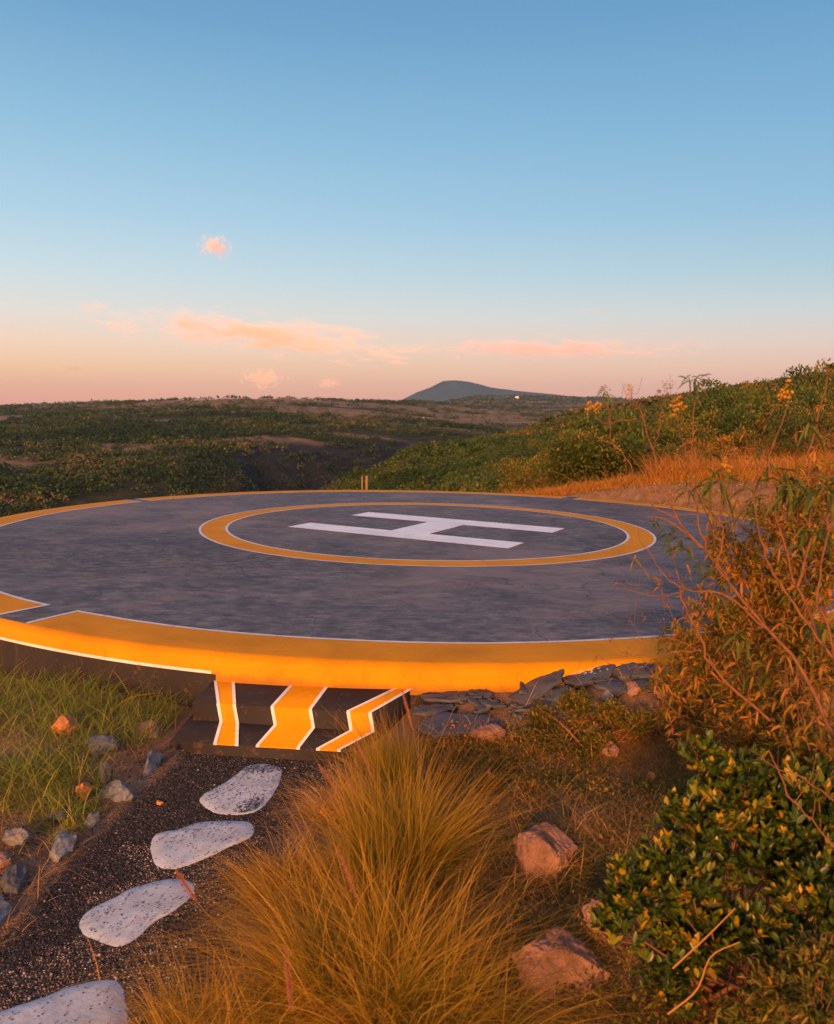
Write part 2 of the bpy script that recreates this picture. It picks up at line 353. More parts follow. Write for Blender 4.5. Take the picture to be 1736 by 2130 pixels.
def polar(name, azs, rs, mat, attrfn=None):
    A, R = np.meshgrid(np.radians(azs), rs, indexing='ij')
    x = R * np.sin(A); y = R * np.cos(A); z = hz(x, y)
    V = np.stack([x, y, z], -1).reshape(-1, 3); na, nr = A.shape
    i = np.arange(na - 1)[:, None] * nr + np.arange(nr - 1)[None]
    Fq = np.stack([i, i + 1, i + nr + 1, i + nr], -1).reshape(-1, 4)[:, ::-1]
    return obj(name, V, Fq, mat, None, attrfn(V) if attrfn else None, True)
def patch_mask(x, y):
    r = np.hypot(x, y); az = np.degrees(np.arctan2(x, y))
    n = fbm(x / 60, y / 34, 4, 31) + .35 * fbm(x / 14, y / 9, 3, 77)
    n = n + .42 * sstep(470, 800, r) * sstep(2600, 1200, r)
    n = n + .35 * np.exp(-((az + 5) / 4.5) ** 2 - ((r - 600) / 120) ** 2) + .3 * np.exp(-((az + 15) / 5) ** 2 - ((r - 820) / 160) ** 2)
    n = n - .25 * (r < 300) + .06 + .8 * (az > 10) * sstep(75, 50, r)
    return sstep(.21, .37, n)
def cliff_shade_mask(x, y, z):
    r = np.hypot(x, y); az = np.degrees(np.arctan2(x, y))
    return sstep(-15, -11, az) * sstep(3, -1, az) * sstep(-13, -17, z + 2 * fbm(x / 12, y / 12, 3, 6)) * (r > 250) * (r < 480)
m, t, out = mat_new('ground_soil'); b = NB(t); v = b.pos()
pm = b.n('ShaderNodeAttribute', attribute_name='path').outputs['Fac']
grit = b.n('ShaderNodeTexVoronoi', {'Vector': v, 'Scale': 95.}); gc = b.n('ShaderNodeSeparateColor', {0: grit.outputs['Color']}).outputs[0]
grav = b.ramp(gc, [(0, (.012, .012, .016)), (.55, (.035, .033, .04)), (.85, (.09, .08, .085)), (1, (.22, .19, .18))])
soil = b.ramp(b.noise(v, 2.3, 8, .68, .5), [(.3, (.12, .065, .035)), (.5, (.27, .15, .08)), (.7, (.44, .26, .16))])
pebb = b.n('ShaderNodeTexVoronoi', {'Vector': v, 'Scale': 34.}); pc = b.n('ShaderNodeSeparateColor', {0: pebb.outputs['Color']}).outputs[0]
soil = b.mix(b.math('MULTIPLY', b.step(pc, .6, .9), .6), soil, (.26, .18, .15))
col = b.mix(pm, soil, grav)
h1 = b.math('ADD', b.math('MULTIPLY', grit.outputs['Distance'], -1.2), b.math('MULTIPLY', b.noise(v, 30, 6, .7), 1.))
b.bsdf(out, col, .9, b.bump(h1, .8, .015), .3); M['ground'] = m
m, t, out = mat_new('hill_soil'); b = NB(t); v = b.pos()
pa = b.n('ShaderNodeAttribute', attribute_name='patch').outputs['Fac']
cl = b.n('ShaderNodeAttribute', attribute_name='cliff_shade').outputs['Fac']
soil = b.ramp(b.noise(v, .06, 8, .7), [(.3, (.11, .08, .05)), (.5, (.20, .14, .085)), (.7, (.32, .22, .13))])
green = b.ramp(b.noise(v, .11, 9, .75), [(.35, (.016, .024, .010)), (.5, (.034, .038, .016)), (.68, (.08, .065, .035))])
b.bsdf(out, b.mix(cl, b.mix(pa, green, soil), b.ramp(b.noise(b.mapv(v, (.12, .12, .02)), 1, 7, .7), [(.35, (.010, .012, .016)), (.6, (.03, .03, .036))])), .95, b.bump(b.noise(v, .5, 6, .7), 1., 1.), .1); M['hills'] = m  # near-black on the ravine wall: its shade put into the colour

fan = np.arange(-34, 38.01, .2)
azs = np.unique(np.concatenate([np.arange(-180, -34, 4.), fan, np.arange(38, 180.1, 4.)]).round(3))
azs[0] = -180; azs[-1] = 180
g = polar('ground', azs, np.exp(np.linspace(np.log(.25), np.log(24), 420)), M['ground'], lambda V: {'path': path_mask(V[:, 0], V[:, 1])}); tag(g, kind='structure')
azh = np.unique(np.concatenate([np.arange(-180, -34, 4.), np.arange(-34, 38.01, .125), np.arange(38, 180.1, 4.)]).round(3)); azh[-1] = 180
g = polar('hills', azh, np.exp(np.linspace(np.log(24), np.log(5900), 420)), M['hills'], lambda V: {'patch': patch_mask(V[:, 0], V[:, 1]), 'cliff_shade': cliff_shade_mask(V[:, 0], V[:, 1], V[:, 2])}); tag(g, kind='structure')

# the mountain far off, blue distance haze put into its base colour
m, t, out = mat_new('mountain_ground_haze'); b = NB(t); v = b.pos()
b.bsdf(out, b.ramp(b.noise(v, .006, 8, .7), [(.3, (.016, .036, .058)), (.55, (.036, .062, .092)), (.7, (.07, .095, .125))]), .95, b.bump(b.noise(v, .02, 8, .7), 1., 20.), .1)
gx = np.linspace(-420, 1500, 240); gy = np.linspace(4350, 5800, 110)
X, Y = np.meshgrid(gx, gy, indexing='ij')
ridge = np.interp(X, [-420, -130, -70, 0, 70, 140, 200, 240, 268, 300, 360, 430, 520, 620, 800, 1100, 1500],
                  [-60, -5, 18, 52, 92, 118, 150, 158, 158, 150, 136, 116, 104, 92, 70, 50, -20])
dep = np.exp(-np.abs((Y - 5000) / 560) ** 1.7)
Z = (ridge + 60) * dep - 60 + 9 * fbm(X / 130, Y / 130, 5, 3) * dep + 16 * fbm(X / 300 + 3, Y / 500, 3, 8) * dep * (1 - dep) * 2
n1, n2 = X.shape; i = np.arange(n1 - 1)[:, None] * n2 + np.arange(n2 - 1)[None]
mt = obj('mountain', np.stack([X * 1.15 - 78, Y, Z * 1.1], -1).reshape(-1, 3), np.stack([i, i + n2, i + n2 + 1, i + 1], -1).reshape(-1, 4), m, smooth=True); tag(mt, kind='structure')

# ------------------------------------------------------------------ helipad
PADC = (.078, 13.709); PZ = lambda x, y: -.019 * x - .005 * (y - 14)
pad = thing('helipad', 'round raised concrete helipad with yellow edge band, yellow ring and white H', 'helipad',
            (PADC[0], PADC[1], PZ(*PADC)), (-.005, .019, 0))
PROF = [(7.28, 0), (7.33, -.006), (7.372, -.022), (7.40, -.05), (7.412, -.09), (7.418, -.16)]
def wob(th): return .012 * np.sin(3 * th + 1) + .008 * np.sin(7 * th) + .006 * np.sin(17 * th + 2)
def wobz(th): return .006 * np.sin(5 * th) + .004 * np.sin(13 * th + 1)
def lathe(prof, t0, t1, off=0., n=None, jag=0.):
    n = n or max(2, int(abs(t1 - t0) / .0125) + 1); th = np.linspace(t0, t1, n); pr = np.array(prof)
    # offset along the profile normal
    tg = np.gradient(pr, axis=0); nn = norm(np.stack([-tg[:, 1], tg[:, 0]], 1)); nn = np.where(nn[:, 1:2] < -1e-6, -nn, nn); nn = np.where((np.abs(nn[:, 1:2]) < .05) & (nn[:, :1] < 0), -nn, nn)
    pr = pr + nn * off
    R = pr[None, :, 0] + wob(th)[:, None]; Z = np.repeat(pr[None, :, 1], n, 0) + wobz(th)[:, None] * (pr[None, :, 1] < -.1)
    V = np.stack([R * np.cos(th)[:, None], R * np.sin(th)[:, None], Z], -1).reshape(-1, 3); k = len(pr)
    i = np.arange(n - 1)[:, None] * k + np.arange(k - 1)[None]
    return V, np.stack([i, i + 1, i + k + 1, i + k], -1).reshape(-1, 4)
full = [(0.001, 0), (2, 0), (4, 0), (6, 0), (6.9, 0)] + PROF + [(7.416, -.35), (7.41, -.9), (7.40, -3.2)]
V, Fq = lathe(full, 0, 2 * pi, 0, 721)
sl = obj('slab', V, Fq, M['deck'], pad, smooth=True)
sl.data.materials.append(M['paint_black'])
zc = V[Fq].mean(1)[:, 2]; sl.data.polygons.foreach_set('material_index', (zc < -.012).astype(np.int32))
D2R = pi / 180
gapc = [-121.0, 147.3, 59.6, -32.0]; gw = [1.72, 1.0, 1.3, 1.6]
order = [(-121.0 + 1.72, -32.0 - 1.6), (-32.0 + 1.6, 59.6 - 1.3), (59.6 + 1.3, 147.3 - 1.0), (147.3 + 1.0, 360 - 121.0 - 1.72)]
RI = 6.763; LW = .042
for k, (a0, a1) in enumerate(order):
    a0 *= D2R; a1 *= D2R
    V, Fq = lathe([(RI, 0), (7.0, 0), (7.28, 0), (7.325, -.004)], a0, a1, .003)
    es = obj('edge_band', V, Fq, M['paint_yellow'], pad, smooth=True)
    mb = MB()
    Vj, Fj = lathe([(RI - LW * .35, 0), (RI + LW * .65, 0)], a0, a1, .005); tj = np.arctan2(Vj[:, 1], Vj[:, 0]); Vj[:, :2] *= (1 + (.006 * fbm(tj * 70 + 500, tj * 9 + np.hypot(Vj[:, 0], Vj[:, 1]) * 55, 3, 2)) / 6.7)[:, None]; mb.add(Vj, Fj)                       # inner outline
    for aa, sg in ((a0, 1), (a1, -1)):                                                        # end outlines
        mb.add(*lathe([(RI - LW * .35, 0), (7.0, 0)] + [(7.28, 0), (7.31, -.003)], aa - sg * .0005, aa + sg * LW / 7.1, .0062, 3))
    lo, hi = a0, a1
    mb.build('outline', M['paint_edge'], es)
mb = MB(); mb.add(*lathe([(7.318, -.0035)] + PROF[1:], -150 * D2R, -103 * D2R, .0036))
mb.add(*lathe([(7.318, -.0035)] + PROF[1:] + [(7.42, -.225)], -103 * D2R, 210 * D2R, .0036)); mb.build('rim', M['paint_yellow'], pad, smooth=True)
# the white line under the band, left of the steps
V, Fq = lathe([(7.4135, -.135), (7.4168, -.158)], -150 * D2R, -103.3 * D2R, .008)
obj('lower_outline', V, Fq, M['paint_edge'], pad)
def flat_ring(r0, r1, z, t0=0, t1=2 * pi, wv=.006, ph=0):
    th = np.linspace(t0, t1, 400); rr0 = r0 + wv * np.sin(5 * th + ph) ; rr1 = r1 + wv * np.sin(5 * th + ph)
    V = np.concatenate([np.stack([rr0 * np.cos(th), rr0 * np.sin(th), 0 * th + z], 1), np.stack([rr1 * np.cos(th), rr1 * np.sin(th), 0 * th + z], 1)])
    i = np.arange(399); return V, np.stack([i, i + 400, i + 401, i + 1], 1)
RC = np.array([.092, .548, 0])
V, Fq = flat_ring(3.36, 3.762, .003); rg = obj('ring_marking', V, Fq, M['paint_yellow'], pad, loc=RC)
mb = MB(); mb.add(*flat_ring(3.33, 3.372, .0055)); mb.add(*flat_ring(3.75, 3.79, .0055)); mb.build('outline', M['paint_edge'], rg)
# letter H: two bars and a crossbar as one outline
hu = np.array([cos(-28.0 * D2R), sin(-28.0 * D2R)]); hv = np.array([-hu[1], hu[0]])
Lh, Wh, tb, cb = 3.93, 2.60, .64, .69
poly = [(-Lh / 2, -Wh / 2), (Lh / 2, -Wh / 2), (Lh / 2, -Wh / 2 + tb), (cb / 2, -Wh / 2 + tb), (cb / 2, Wh / 2 - tb), (Lh / 2, Wh / 2 - tb), (Lh / 2, Wh / 2), (-Lh / 2, Wh / 2),
        (-Lh / 2, Wh / 2 - tb), (-cb / 2, Wh / 2 - tb), (-cb / 2, -Wh / 2 + tb), (-Lh / 2, -Wh / 2 + tb)]
def hpoly(grow, z):
    P = []
    for k, (u, w) in enumerate(poly):
        du = grow * np.sign(u) ; dv = grow * (1 if abs(w) > Wh / 2 - .01 else -1) * np.sign(w)
        P.append((u + du) * hu + (w + dv) * hv)
    return np.array([(p_[0] + .116, p_[1] + .403, z) for p_ in P])
Fs = [np.array([[0, 1, 2, 3, 10, 11], [8, 9, 4, 5, 6, 7]]), np.array([[10, 3, 4, 9]])]
h = obj('letter_h', hpoly(0, .0055), Fs, M['paint_white'], pad)
simple('rust_edge', (.42, .22, .13), .8, 10, .3)
obj('rust_outline', hpoly(.018, .003), Fs, M['rust_edge'], h)

# ------------------------------------------------------------------ steps
steps = thing('concrete_steps', 'two black concrete steps with three yellow stripes up to the helipad', 'steps', (-.9, 6.0, -.36))
def loc_(P): return np.asarray(P, float) - np.array([-.9, 6.0, -.36])
TZ1, TZ2, GZ = -.150, -.290, -.50
# tread outlines back->front: left x, y ; right x, y
def box_poly(top, z0, z1, bev=.008):
    P = np.array(top, float); n = len(P); c = P.mean(0); ins = P + (c - P) / np.linalg.norm(c - P, axis=1, keepdims=True) * bev
    V = np.concatenate([np.c_[P, np.full(n, z0)], np.c_[P, np.full(n, z1 - bev)], np.c_[ins, np.full(n, z1)]])
    q = [[k, (k + 1) % n, n + (k + 1) % n, n + k] for k in range(n)] + [[n + k, n + (k + 1) % n, 2 * n + (k + 1) % n, 2 * n + k] for k in range(n)]
    return V, [np.array(q), np.array([[2 * n + k for k in range(n)]])]
def solid(name, top, z0, z1, parent, mat):
    V, Fs_ = box_poly(top, z0, z1); return obj(name, loc_(V), Fs_, mat, parent)
solid('upper_step', [(-1.66, 6.0), (-.30, 5.76), (-.02, 6.34), (-.02, 6.50), (-1.62, 6.75)], GZ, TZ1, steps, M['paint_black'])
solid('lower_step', [(-1.72, 5.60), (-.46, 5.43), (-.28, 5.85), (-.29, 6.3), (-1.70, 6.3)], GZ, TZ2, steps, M['paint_black'])
# stripes: (back-left, back-right) on tread 1, front of tread 1, foot of the riser, front of tread 2
def lerp(a, b_, t_): return np.array(a) * (1 - t_) + np.array(b_) * t_
def fr1(x): return 6.0 + (x + 1.66) / 1.36 * (-.24)
def fr2(x): return 5.60 + (x + 1.72) / 1.26 * (-.17)
def stripe(xb0, xb1, yb, xf0, xf1, xg0, xg1, mat, name, eps, parent):
    mb = MB(); e = eps
    def row(x0, x1, y0, y1, z): return [(x0, y0, z), (x1, y1, z)]
    rows = [row(xb0, xb1, yb[0], yb[1], TZ1 + e), row(xf0, xf1, fr1(xf0) + .002, fr1(xf1) + .002, TZ1 + e), row(xf0, xf1, fr1(xf0) - e, fr1(xf1) - e, TZ1 - .008 ),
            row(xf0 + .02, xf1 + .02, fr1(xf0 + .02) - e, fr1(xf1 + .02) - e, TZ2 + e), row(xg0, xg1, fr2(xg0) + .002, fr2(xg1) + .002, TZ2 + e), row(xg0, xg1, fr2(xg0) - e, fr2(xg1) - e, TZ2 - .008)]
    V = loc_(np.array(rows).reshape(-1, 3)); Fq = np.array([[2 * k, 2 * k + 2, 2 * k + 3, 2 * k + 1] for k in range(len(rows) - 1)])
    return obj(name, V, Fq, mat, parent)
for (xb0, xb1, yb, xf0, xf1, xg0, xg1) in [(-1.62, -1.46, (6.5, 6.5), -1.47, -1.33, -1.40, -1.23), (-.99, -.69, (6.38, 6.34), -1.06, -.76, -1.10, -.80), (-.17, -.03, (6.30, 6.28), -.50, -.325, -.68, -.52)]:
    s_ = stripe(xb0, xb1, yb, xf0, xf1, xg0, xg1, M['paint_yellow'], 'stripe', .003, steps)
    w = .021
    stripe(xb0 - .004, xb0 + w, yb, xf0 - .004, xf0 + w, xg0 - .004, xg0 + w, M['paint_edge'], 'outline', .005, s_)
    stripe(xb1 - w, xb1 + .004, yb, xf1 - w, xf1 + .004, xg1 - w, xg1 + .004, M['paint_edge'], 'outline', .005, s_)

# ------------------------------------------------------------------ stepping stones
def mat_stone():
    m, t, out = mat_new('stone_paint'); b = NB(t); v = b.coord('Object')
    n1 = b.noise(v, 4, 6, .65); c = b.ramp(n1, [(.3, (.36, .39, .44)), (.5, (.52, .56, .62)), (.7, (.66, .70, .75))])
    n2 = b.noise(v, 7, 5, .7, .6); c = b.mix(b.math('MULTIPLY', b.step(n2, .54, .68), .6), c, (.42, .33, .29))
    vo = b.n('ShaderNodeTexVoronoi', {'Vector': v, 'Scale': 42., 'Randomness': 1.}); keep = b.n('ShaderNodeSeparateColor', {0: vo.outputs['Color']}).outputs[0]
    sp = b.math('MULTIPLY', b.math('SUBTRACT', 1., b.step(vo.outputs['Distance'], .12, .3)), b.step(keep, .72, .75))
    c = b.mix(sp, c, (.04, .04, .055))
    b.bsdf(out, c, .6, b.bump(b.math('ADD', b.noise(v, 60, 6, .7), b.math('MULTIPLY', sp, -1.)), .5, .006), .35); M['stone_paint'] = m
mat_stone()
def smooth_closed(P, n=72):
    P = np.array(P, float); k = len(P); out_ = []
    for i in range(k):
        p0, p1, p2, p3 = P[i - 1], P[i], P[(i + 1) % k], P[(i + 2) % k]
        for t_ in np.linspace(0, 1, max(2, n // k), endpoint=False):
            out_.append(.5 * ((2 * p1) + (-p0 + p2) * t_ + (2 * p0 - 5 * p1 + 4 * p2 - p3) * t_ ** 2 + (-p0 + 3 * p1 - 3 * p2 + p3) * t_ ** 3))
    return np.array(out_)
STONES = [
 ([(-1.14, 5.38), (-1.05, 5.42), (-.91, 5.36), (-.88, 5.18), (-.89, 4.98), (-.94, 4.76), (-1.04, 4.70), (-1.19, 4.72), (-1.32, 4.85), (-1.32, 4.98), (-1.24, 5.11), (-1.18, 5.26)],
  'white painted oval stepping stone nearest the black steps, half covered in dark grit'),
 ([(-1.46, 4.34), (-1.47, 4.47), (-1.36, 4.53), (-1.26, 4.61), (-1.1, 4.63), (-.97, 4.61), (-.92, 4.52), (-.94, 4.42), (-1.02, 4.34), (-1.12, 4.22), (-1.22, 4.13), (-1.29, 4.11), (-1.38, 4.16)],
  'white kidney-shaped stepping stone, second from the black steps'),
 ([(-1.58, 3.66), (-1.56, 3.76), (-1.48, 3.86), (-1.41, 3.95), (-1.26, 4.02), (-1.15, 4.0), (-1.10, 3.9), (-1.15, 3.76), (-1.22, 3.66), (-1.27, 3.52), (-1.33, 3.47), (-1.44, 3.51), (-1.53, 3.57)],
  'white oval stepping stone with a rusty smear, third from the black steps'),
 ([(-1.72, 3.02), (-1.54, 3.14), (-1.43, 3.22), (-1.32, 3.26), (-1.24, 3.24), (-1.17, 3.12), (-1.11, 2.92), (-1.2, 2.74), (-1.4, 2.66), (-1.62, 2.70), (-1.78, 2.84)],
  'white stepping stone cut by the bottom edge of the photo, farthest from the steps')]
stone_polys = []
for P, lab in STONES:
    Q = smooth_closed(P, 150); Q = Q + .007 * np.stack([fbm(Q[:, 0] * 22, Q[:, 1] * 22, 3, 5), fbm(Q[:, 0] * 22 + 9, Q[:, 1] * 22, 3, 6)], 1); c = Q.mean(0); stone_polys.append(Q); n = len(Q); loc = np.array([c[0], c[1], -.375])
    rings = [(1.0, -.06), (1.0, -.006), (.99, -.001), (.97, .002), (.7, .004), (.35, .005)]
    V = []
    for s_, z in rings: V.append(np.c_[(Q - c) * s_, z + .004 * fbm(Q[:, 0] * 9 * s_, Q[:, 1] * 9 * s_, 3, 2) * (z > .0035)])
    V = np.concatenate(V + [np.array([[0, 0, .005]])]); Fq = []
    for r_ in range(len(rings) - 1):
        for k in range(n): Fq.append([r_ * n + k, r_ * n + (k + 1) % n, (r_ + 1) * n + (k + 1) % n, (r_ + 1) * n + k])
    cap = [[(len(rings) - 1) * n + k, (len(rings) - 1) * n + (k + 1) % n, len(V) - 1] for k in range(n)]
    o = obj('stepping_stone', V, [np.array(Fq), np.array(cap)], M['stone_paint'], loc=loc, smooth=False)
    tag(o, lab, 'stepping stone', 'white painted stepping stones along the gravel path')

# ------------------------------------------------------------------ rocks
def ico(sub):
    t_ = (1 + 5 ** .5) / 2
    V = norm(np.array([(-1, t_, 0), (1, t_, 0), (-1, -t_, 0), (1, -t_, 0), (0, -1, t_), (0, 1, t_), (0, -1, -t_), (0, 1, -t_), (t_, 0, -1), (t_, 0, 1), (-t_, 0, -1), (-t_, 0, 1)], float))
    Fq = [(0, 11, 5), (0, 5, 1), (0, 1, 7), (0, 7, 10), (0, 10, 11), (1, 5, 9), (5, 11, 4), (11, 10, 2), (10, 7, 6), (7, 1, 8), (3, 9, 4), (3, 4, 2), (3, 2, 6), (3, 6, 8), (3, 8, 9), (4, 9, 5), (2, 4, 11), (6, 2, 10), (8, 6, 7), (9, 8, 1)]
    V = list(V)
    for _ in range(sub):
        cache = {}; F2 = []
        def mid(a_, b_):
            k = (min(a_, b_), max(a_, b_))
            if k not in cache: v = (V[a_] + V[b_]); V.append(v / np.linalg.norm(v)); cache[k] = len(V) - 1
            return cache[k]
        for a_, b_, c_ in Fq:
            x_, y_, z_ = mid(a_, b_), mid(b_, c_), mid(c_, a_); F2 += [(a_, x_, z_), (b_, y_, x_), (c_, z_, y_), (x_, y_, z_)]
        Fq = F2
    return np.array(V), np.array(Fq)
ICO5 = ico(5); ICO4 = ico(4); ICO3 = ico(3)
def gzz(x, y): return float(hz(np.array([x]), np.array([y]))[0])
def rock(name, label, cat, x, y, size, mat, seed=0, rot=0., tilt=(0, 0), sink=.25, group=None, cuts=13, rough=.15, z=None, big=True):
    V, Fq = ICO5 if big else ICO4
    V = V.copy(); r_ = np.random.default_rng(seed)
    for _ in range(cuts):                                    # chisel facets off a sphere
        n_ = norm(r_.normal(size=3)); d_ = r_.uniform(.5, .82); h_ = V @ n_ - d_; V = V - np.clip(h_, 0, None)[:, None] * n_
    nd = fbm3(V * 1.0 + seed * 3.1, 2.2, 4, seed) * rough * 1.6 + fbm3(V + seed, 7., 4, seed + 3) * rough * .55 + np.abs(fbm3(V + seed, 4., 3, seed + 5)) * rough * -.8
    V = V * (1 + nd)[:, None] * np.array(size) / 2
    cx, sx = cos(tilt[0]), sin(tilt[0]); V = V @ np.array([[1, 0, 0], [0, cx, sx], [0, -sx, cx]])
    cy, sy = cos(tilt[1]), sin(tilt[1]); V = V @ np.array([[cy, 0, -sy], [0, 1, 0], [sy, 0, cy]])
    cz, sz = cos(rot), sin(rot); V = V @ np.array([[cz, sz, 0], [-sz, cz, 0], [0, 0, 1]])
    zz = gzz(x, y) if z is None else z
    V[:, 2] -= V[:, 2].min() + sink * (V[:, 2].max() - V[:, 2].min())
    o = obj(name, V, Fq, mat, loc=(x, y, zz), smooth=False)
    o.data.polygons.foreach_set('use_smooth', np.ones(len(Fq), bool))
    return tag(o, label, cat, group)
G_E = 'kerb stones along the left side of the gravel path'; G_S = 'slate slabs piled against the pad edge'; G_B = 'rocks lying in the dry grass'
rock('boulder', 'squarish pitted pink boulder in dry grass, higher up than the other big one', 'rock', .67, 4.07, (.36, .32, .36), M['rock_pink'], 3, .3, sink=.28, group='big pink boulders', cuts=12)
rock('boulder', 'large pink boulder at the foot of the glossy bush, nearest the bottom', 'rock', .60, 3.18, (.46, .38, .40), M['rock_pink'], 18, .6, (0, .1), .28, 'big pink boulders', 12)
rock('rock', 'pink crumbly rock half behind the glossy green bush, just above the bottom boulder', 'rock', .80, 3.42, (.17, .2, .26), M['rock_pink'], 12, .2, sink=.2, group=G_B)
for (x, y, sz_, mt_, sd_, lab) in [
    (.60, 4.98, (.17, .12, .07), 'rock_grey', 4, 'small flat grey stone lying in dry grass between the low shrub and the square boulder'),
    (1.28, 5.42, (.18, .15, .17), 'rock_pink', 5, 'small pinkish rock poking out of the low olive shrub by the pad'),
    (.72, 4.58, (.12, .1, .06), 'rock_grey', 6, 'small grey stone just above the square pink boulder'),
    (.22, 3.88, (.11, .09, .06), 'rock_grey', 7, 'small grey stone among arching grass blades right of the tall tuft'),
    (1.80, 5.98, (.22, .2, .27), 'rock_orange', 9, 'smooth orange rock standing against the yellow pad edge'),
    (.50, 5.58, (.27, .2, .16), 'rock_pink', 10, 'rough purplish rock directly below the big slate slab'),
    (1.62, 6.08, (.2, .16, .12), 'rock_pink', 11, 'pinkish broken rock between the slate slabs and the orange rock'),
    (1.42, 6.05, (.18, .14, .1), 'rock_grey', 13, 'grey broken rock under the dark slabs left of the orange rock')]:
    rock('rock', lab, 'rock', x, y, sz_, M[mt_], sd_, sd_ * 1.3, sink=.25, group=G_B, big=False)
for (x, y, sz_, mt_, sd_, tl, lab) in [
    (-1.74, 5.26, (.12, .50, .30), 'rock_pale', 21, .0, 'pale blue-grey stone standing on edge right beside the lower black step'),
    (-1.84, 4.88, (.26, .30, .20), 'rock_pale', 22, .0, 'whitish pointed kerb stone level with the orange rock left of the path'),
    (-1.86, 4.58, (.13, .32, .16), 'rock_pale', 23, .0, 'narrow pink and white kerb stone below the pointed whitish one'),
    (-1.90, 4.24, (.18, .36, .20), 'rock_pale', 24, .0, 'brownish pale kerb stone between the pink one and the dark slab'),
    (-1.99, 3.95, (.18, .42, .22), 'rock_dark', 25, .0, 'dark bluish kerb slab at the left, below the brownish one'),
    (-1.98, 3.62, (.40, .40, .14), 'rock_pale', 26, .0, 'flat blue-grey stone at the left edge of the photo level with the third stepping stone')]:
    rock('kerb_stone', lab, 'stone', x, y, tuple(.82 * q for q in sz_), M[mt_], sd_, .05 * (sd_ - 21), (0, tl), .5, G_E, 14, big=False)
for (x, y, sz_, mt_, sd_, lab) in [
    (-2.15, 4.28, (.24, .16, .12), 'rock_grey', 27, 'pale rounded rock under the left grass, near the left edge'),
    (-2.16, 5.46, (.26, .2, .15), 'rock_grey', 28, 'purplish grey rounded rock in the green grass below the dark pad wall'),
    (-2.01, 4.84, (.13, .1, .15), 'rock_orange', 29, 'small bright orange pointed rock left of the gravel path'),
    (-1.92, 4.95, (.09, .09, .24), 'rock_dark', 30, 'dark upright brown rock just right of the small bright orange one'),
    (-1.98, 5.88, (.34, .2, .11), 'rock_pink', 31, 'flat orange-brown rock between green grass and the left end of the steps'),
    (-1.56, 4.84, (.055, .05, .035), 'rock_orange', 32, 'tiny orange pebble on the dark gravel left of the first stepping stone'),
    (-2.5, 5.75, (.3, .2, .2), 'rock_orange', 33, 'orange-brown rock behind the green grass against the dark pad wall'),
    (-2.14, 4.05, (.16, .14, .08), 'rock_pink', 34, 'small pinkish rock below the pale rounded one at the left edge'),
    (-2.06, 4.55, (.15, .13, .09), 'rock_dark', 35, 'small dark brown rock between the orange rock and the pale rounded one')]:
    rock('rock', lab, 'rock', x, y, sz_, M[mt_], sd_, sd_ * .7, sink=.2, group='rocks left of the gravel path', big=False)

for q_, (x, y, s_) in enumerate([(.95, 5.0, .08), (1.05, 4.35, .09), (.45, 4.45, .06), (.9, 4.75, .05), (1.35, 4.9, .08), (.3, 5.2, .07), (1.1, 4.62, .05), (.52, 3.72, .05), (1.3, 4.55, .06), (.75, 5.3, .07), (.38, 3.5, .045), (1.5, 5.15, .09)]):
    rock('small_stone', 'small half-buried stone in the dry grass between the boulders and the slate slabs', 'stone', x, y, (s_, s_ * .8, s_ * .7), M[['rock_grey', 'rock_pink', 'rock_orange'][q_ % 3]], 50 + q_, q_, sink=.4, group='small half-buried stones in the dry grass', big=False)
def slab(label, P, th, z, rx, ry, seed, mat='slate'):
    """thin broken slate slab: outline, thickness, tilt"""
    r_ = np.random.default_rng(seed); P = np.array(P, float); c = P.mean(0); th *= .75
    Q = []
    for k in range(len(P)):
        a_, b_ = P[k], P[(k + 1) % len(P)]
        for t_ in np.linspace(0, 1, 5, endpoint=False): Q.append(a_ * (1 - t_) + b_ * t_ + r_.normal(size=2) * .006)
    Q = np.array(Q) - c; n = len(Q); V = []
    for s_, zz in ((.985, -th), (1., -th * .7), (1.01, -.25 * th), (.995, 0), (.96, .002), (.5, .004)): V.append(np.c_[Q * s_ * (1 + .008 * r_.normal(size=(n, 1))), zz + .004 * r_.normal(size=n) + .006 * fbm(Q[:, 0] * 9 * s_ + seed, Q[:, 1] * 9 * s_, 3)])
    V = np.concatenate(V + [np.array([[0, 0, .006], [0, 0, -th]])]); Fq = []
    for q in range(5):
        for k in range(n): Fq.append([q * n + k, q * n + (k + 1) % n, (q + 1) * n + (k + 1) % n, (q + 1) * n + k])
    caps = [[5 * n + k, 5 * n + (k + 1) % n, 6 * n] for k in range(n)] + [[(k + 1) % n, k, 6 * n + 1] for k in range(n)]
    o = obj('slate_slab', V, [np.array(Fq), np.array(caps)], M[mat], loc=(c[0], c[1], z)); o.rotation_euler = (rx, ry, 0)
    return tag(o, label, 'slab', G_S)
slab('long tilted grey slab leaning up against the yellow edge, its left end lowest', [(.66, 6.16), (1.0, 6.40), (1.16, 6.38), (1.10, 6.22), (.80, 6.02)], .035, -.10, .25, -.22, 1)
slab('grey triangular slab touching the right side of the steps', [(-.02, 5.98), (.24, 6.05), (.30, 5.98), (.06, 5.84), (-.04, 5.86)], .03, -.185, .08, .05, 2)
slab('largest flat slab, purplish, lying below the triangular one', [(-.02, 5.62), (.20, 5.86), (.50, 5.84), (.62, 5.72), (.40, 5.60), (.12, 5.50)], .04, -.20, .12, .06, 3)
slab('narrow blue-grey slab flush under the yellow edge right of the steps', [(.02, 6.20), (.22, 6.24), (.56, 6.25), (.58, 6.14), (.30, 6.08), (.06, 6.10)], .03, -.165, .05, .0, 4)
slab('small dark slab between the narrow blue-grey one and the long tilted one', [(.46, 6.04), (.62, 6.12), (.68, 6.00), (.52, 5.92)], .03, -.165, -.1, .15, 5)
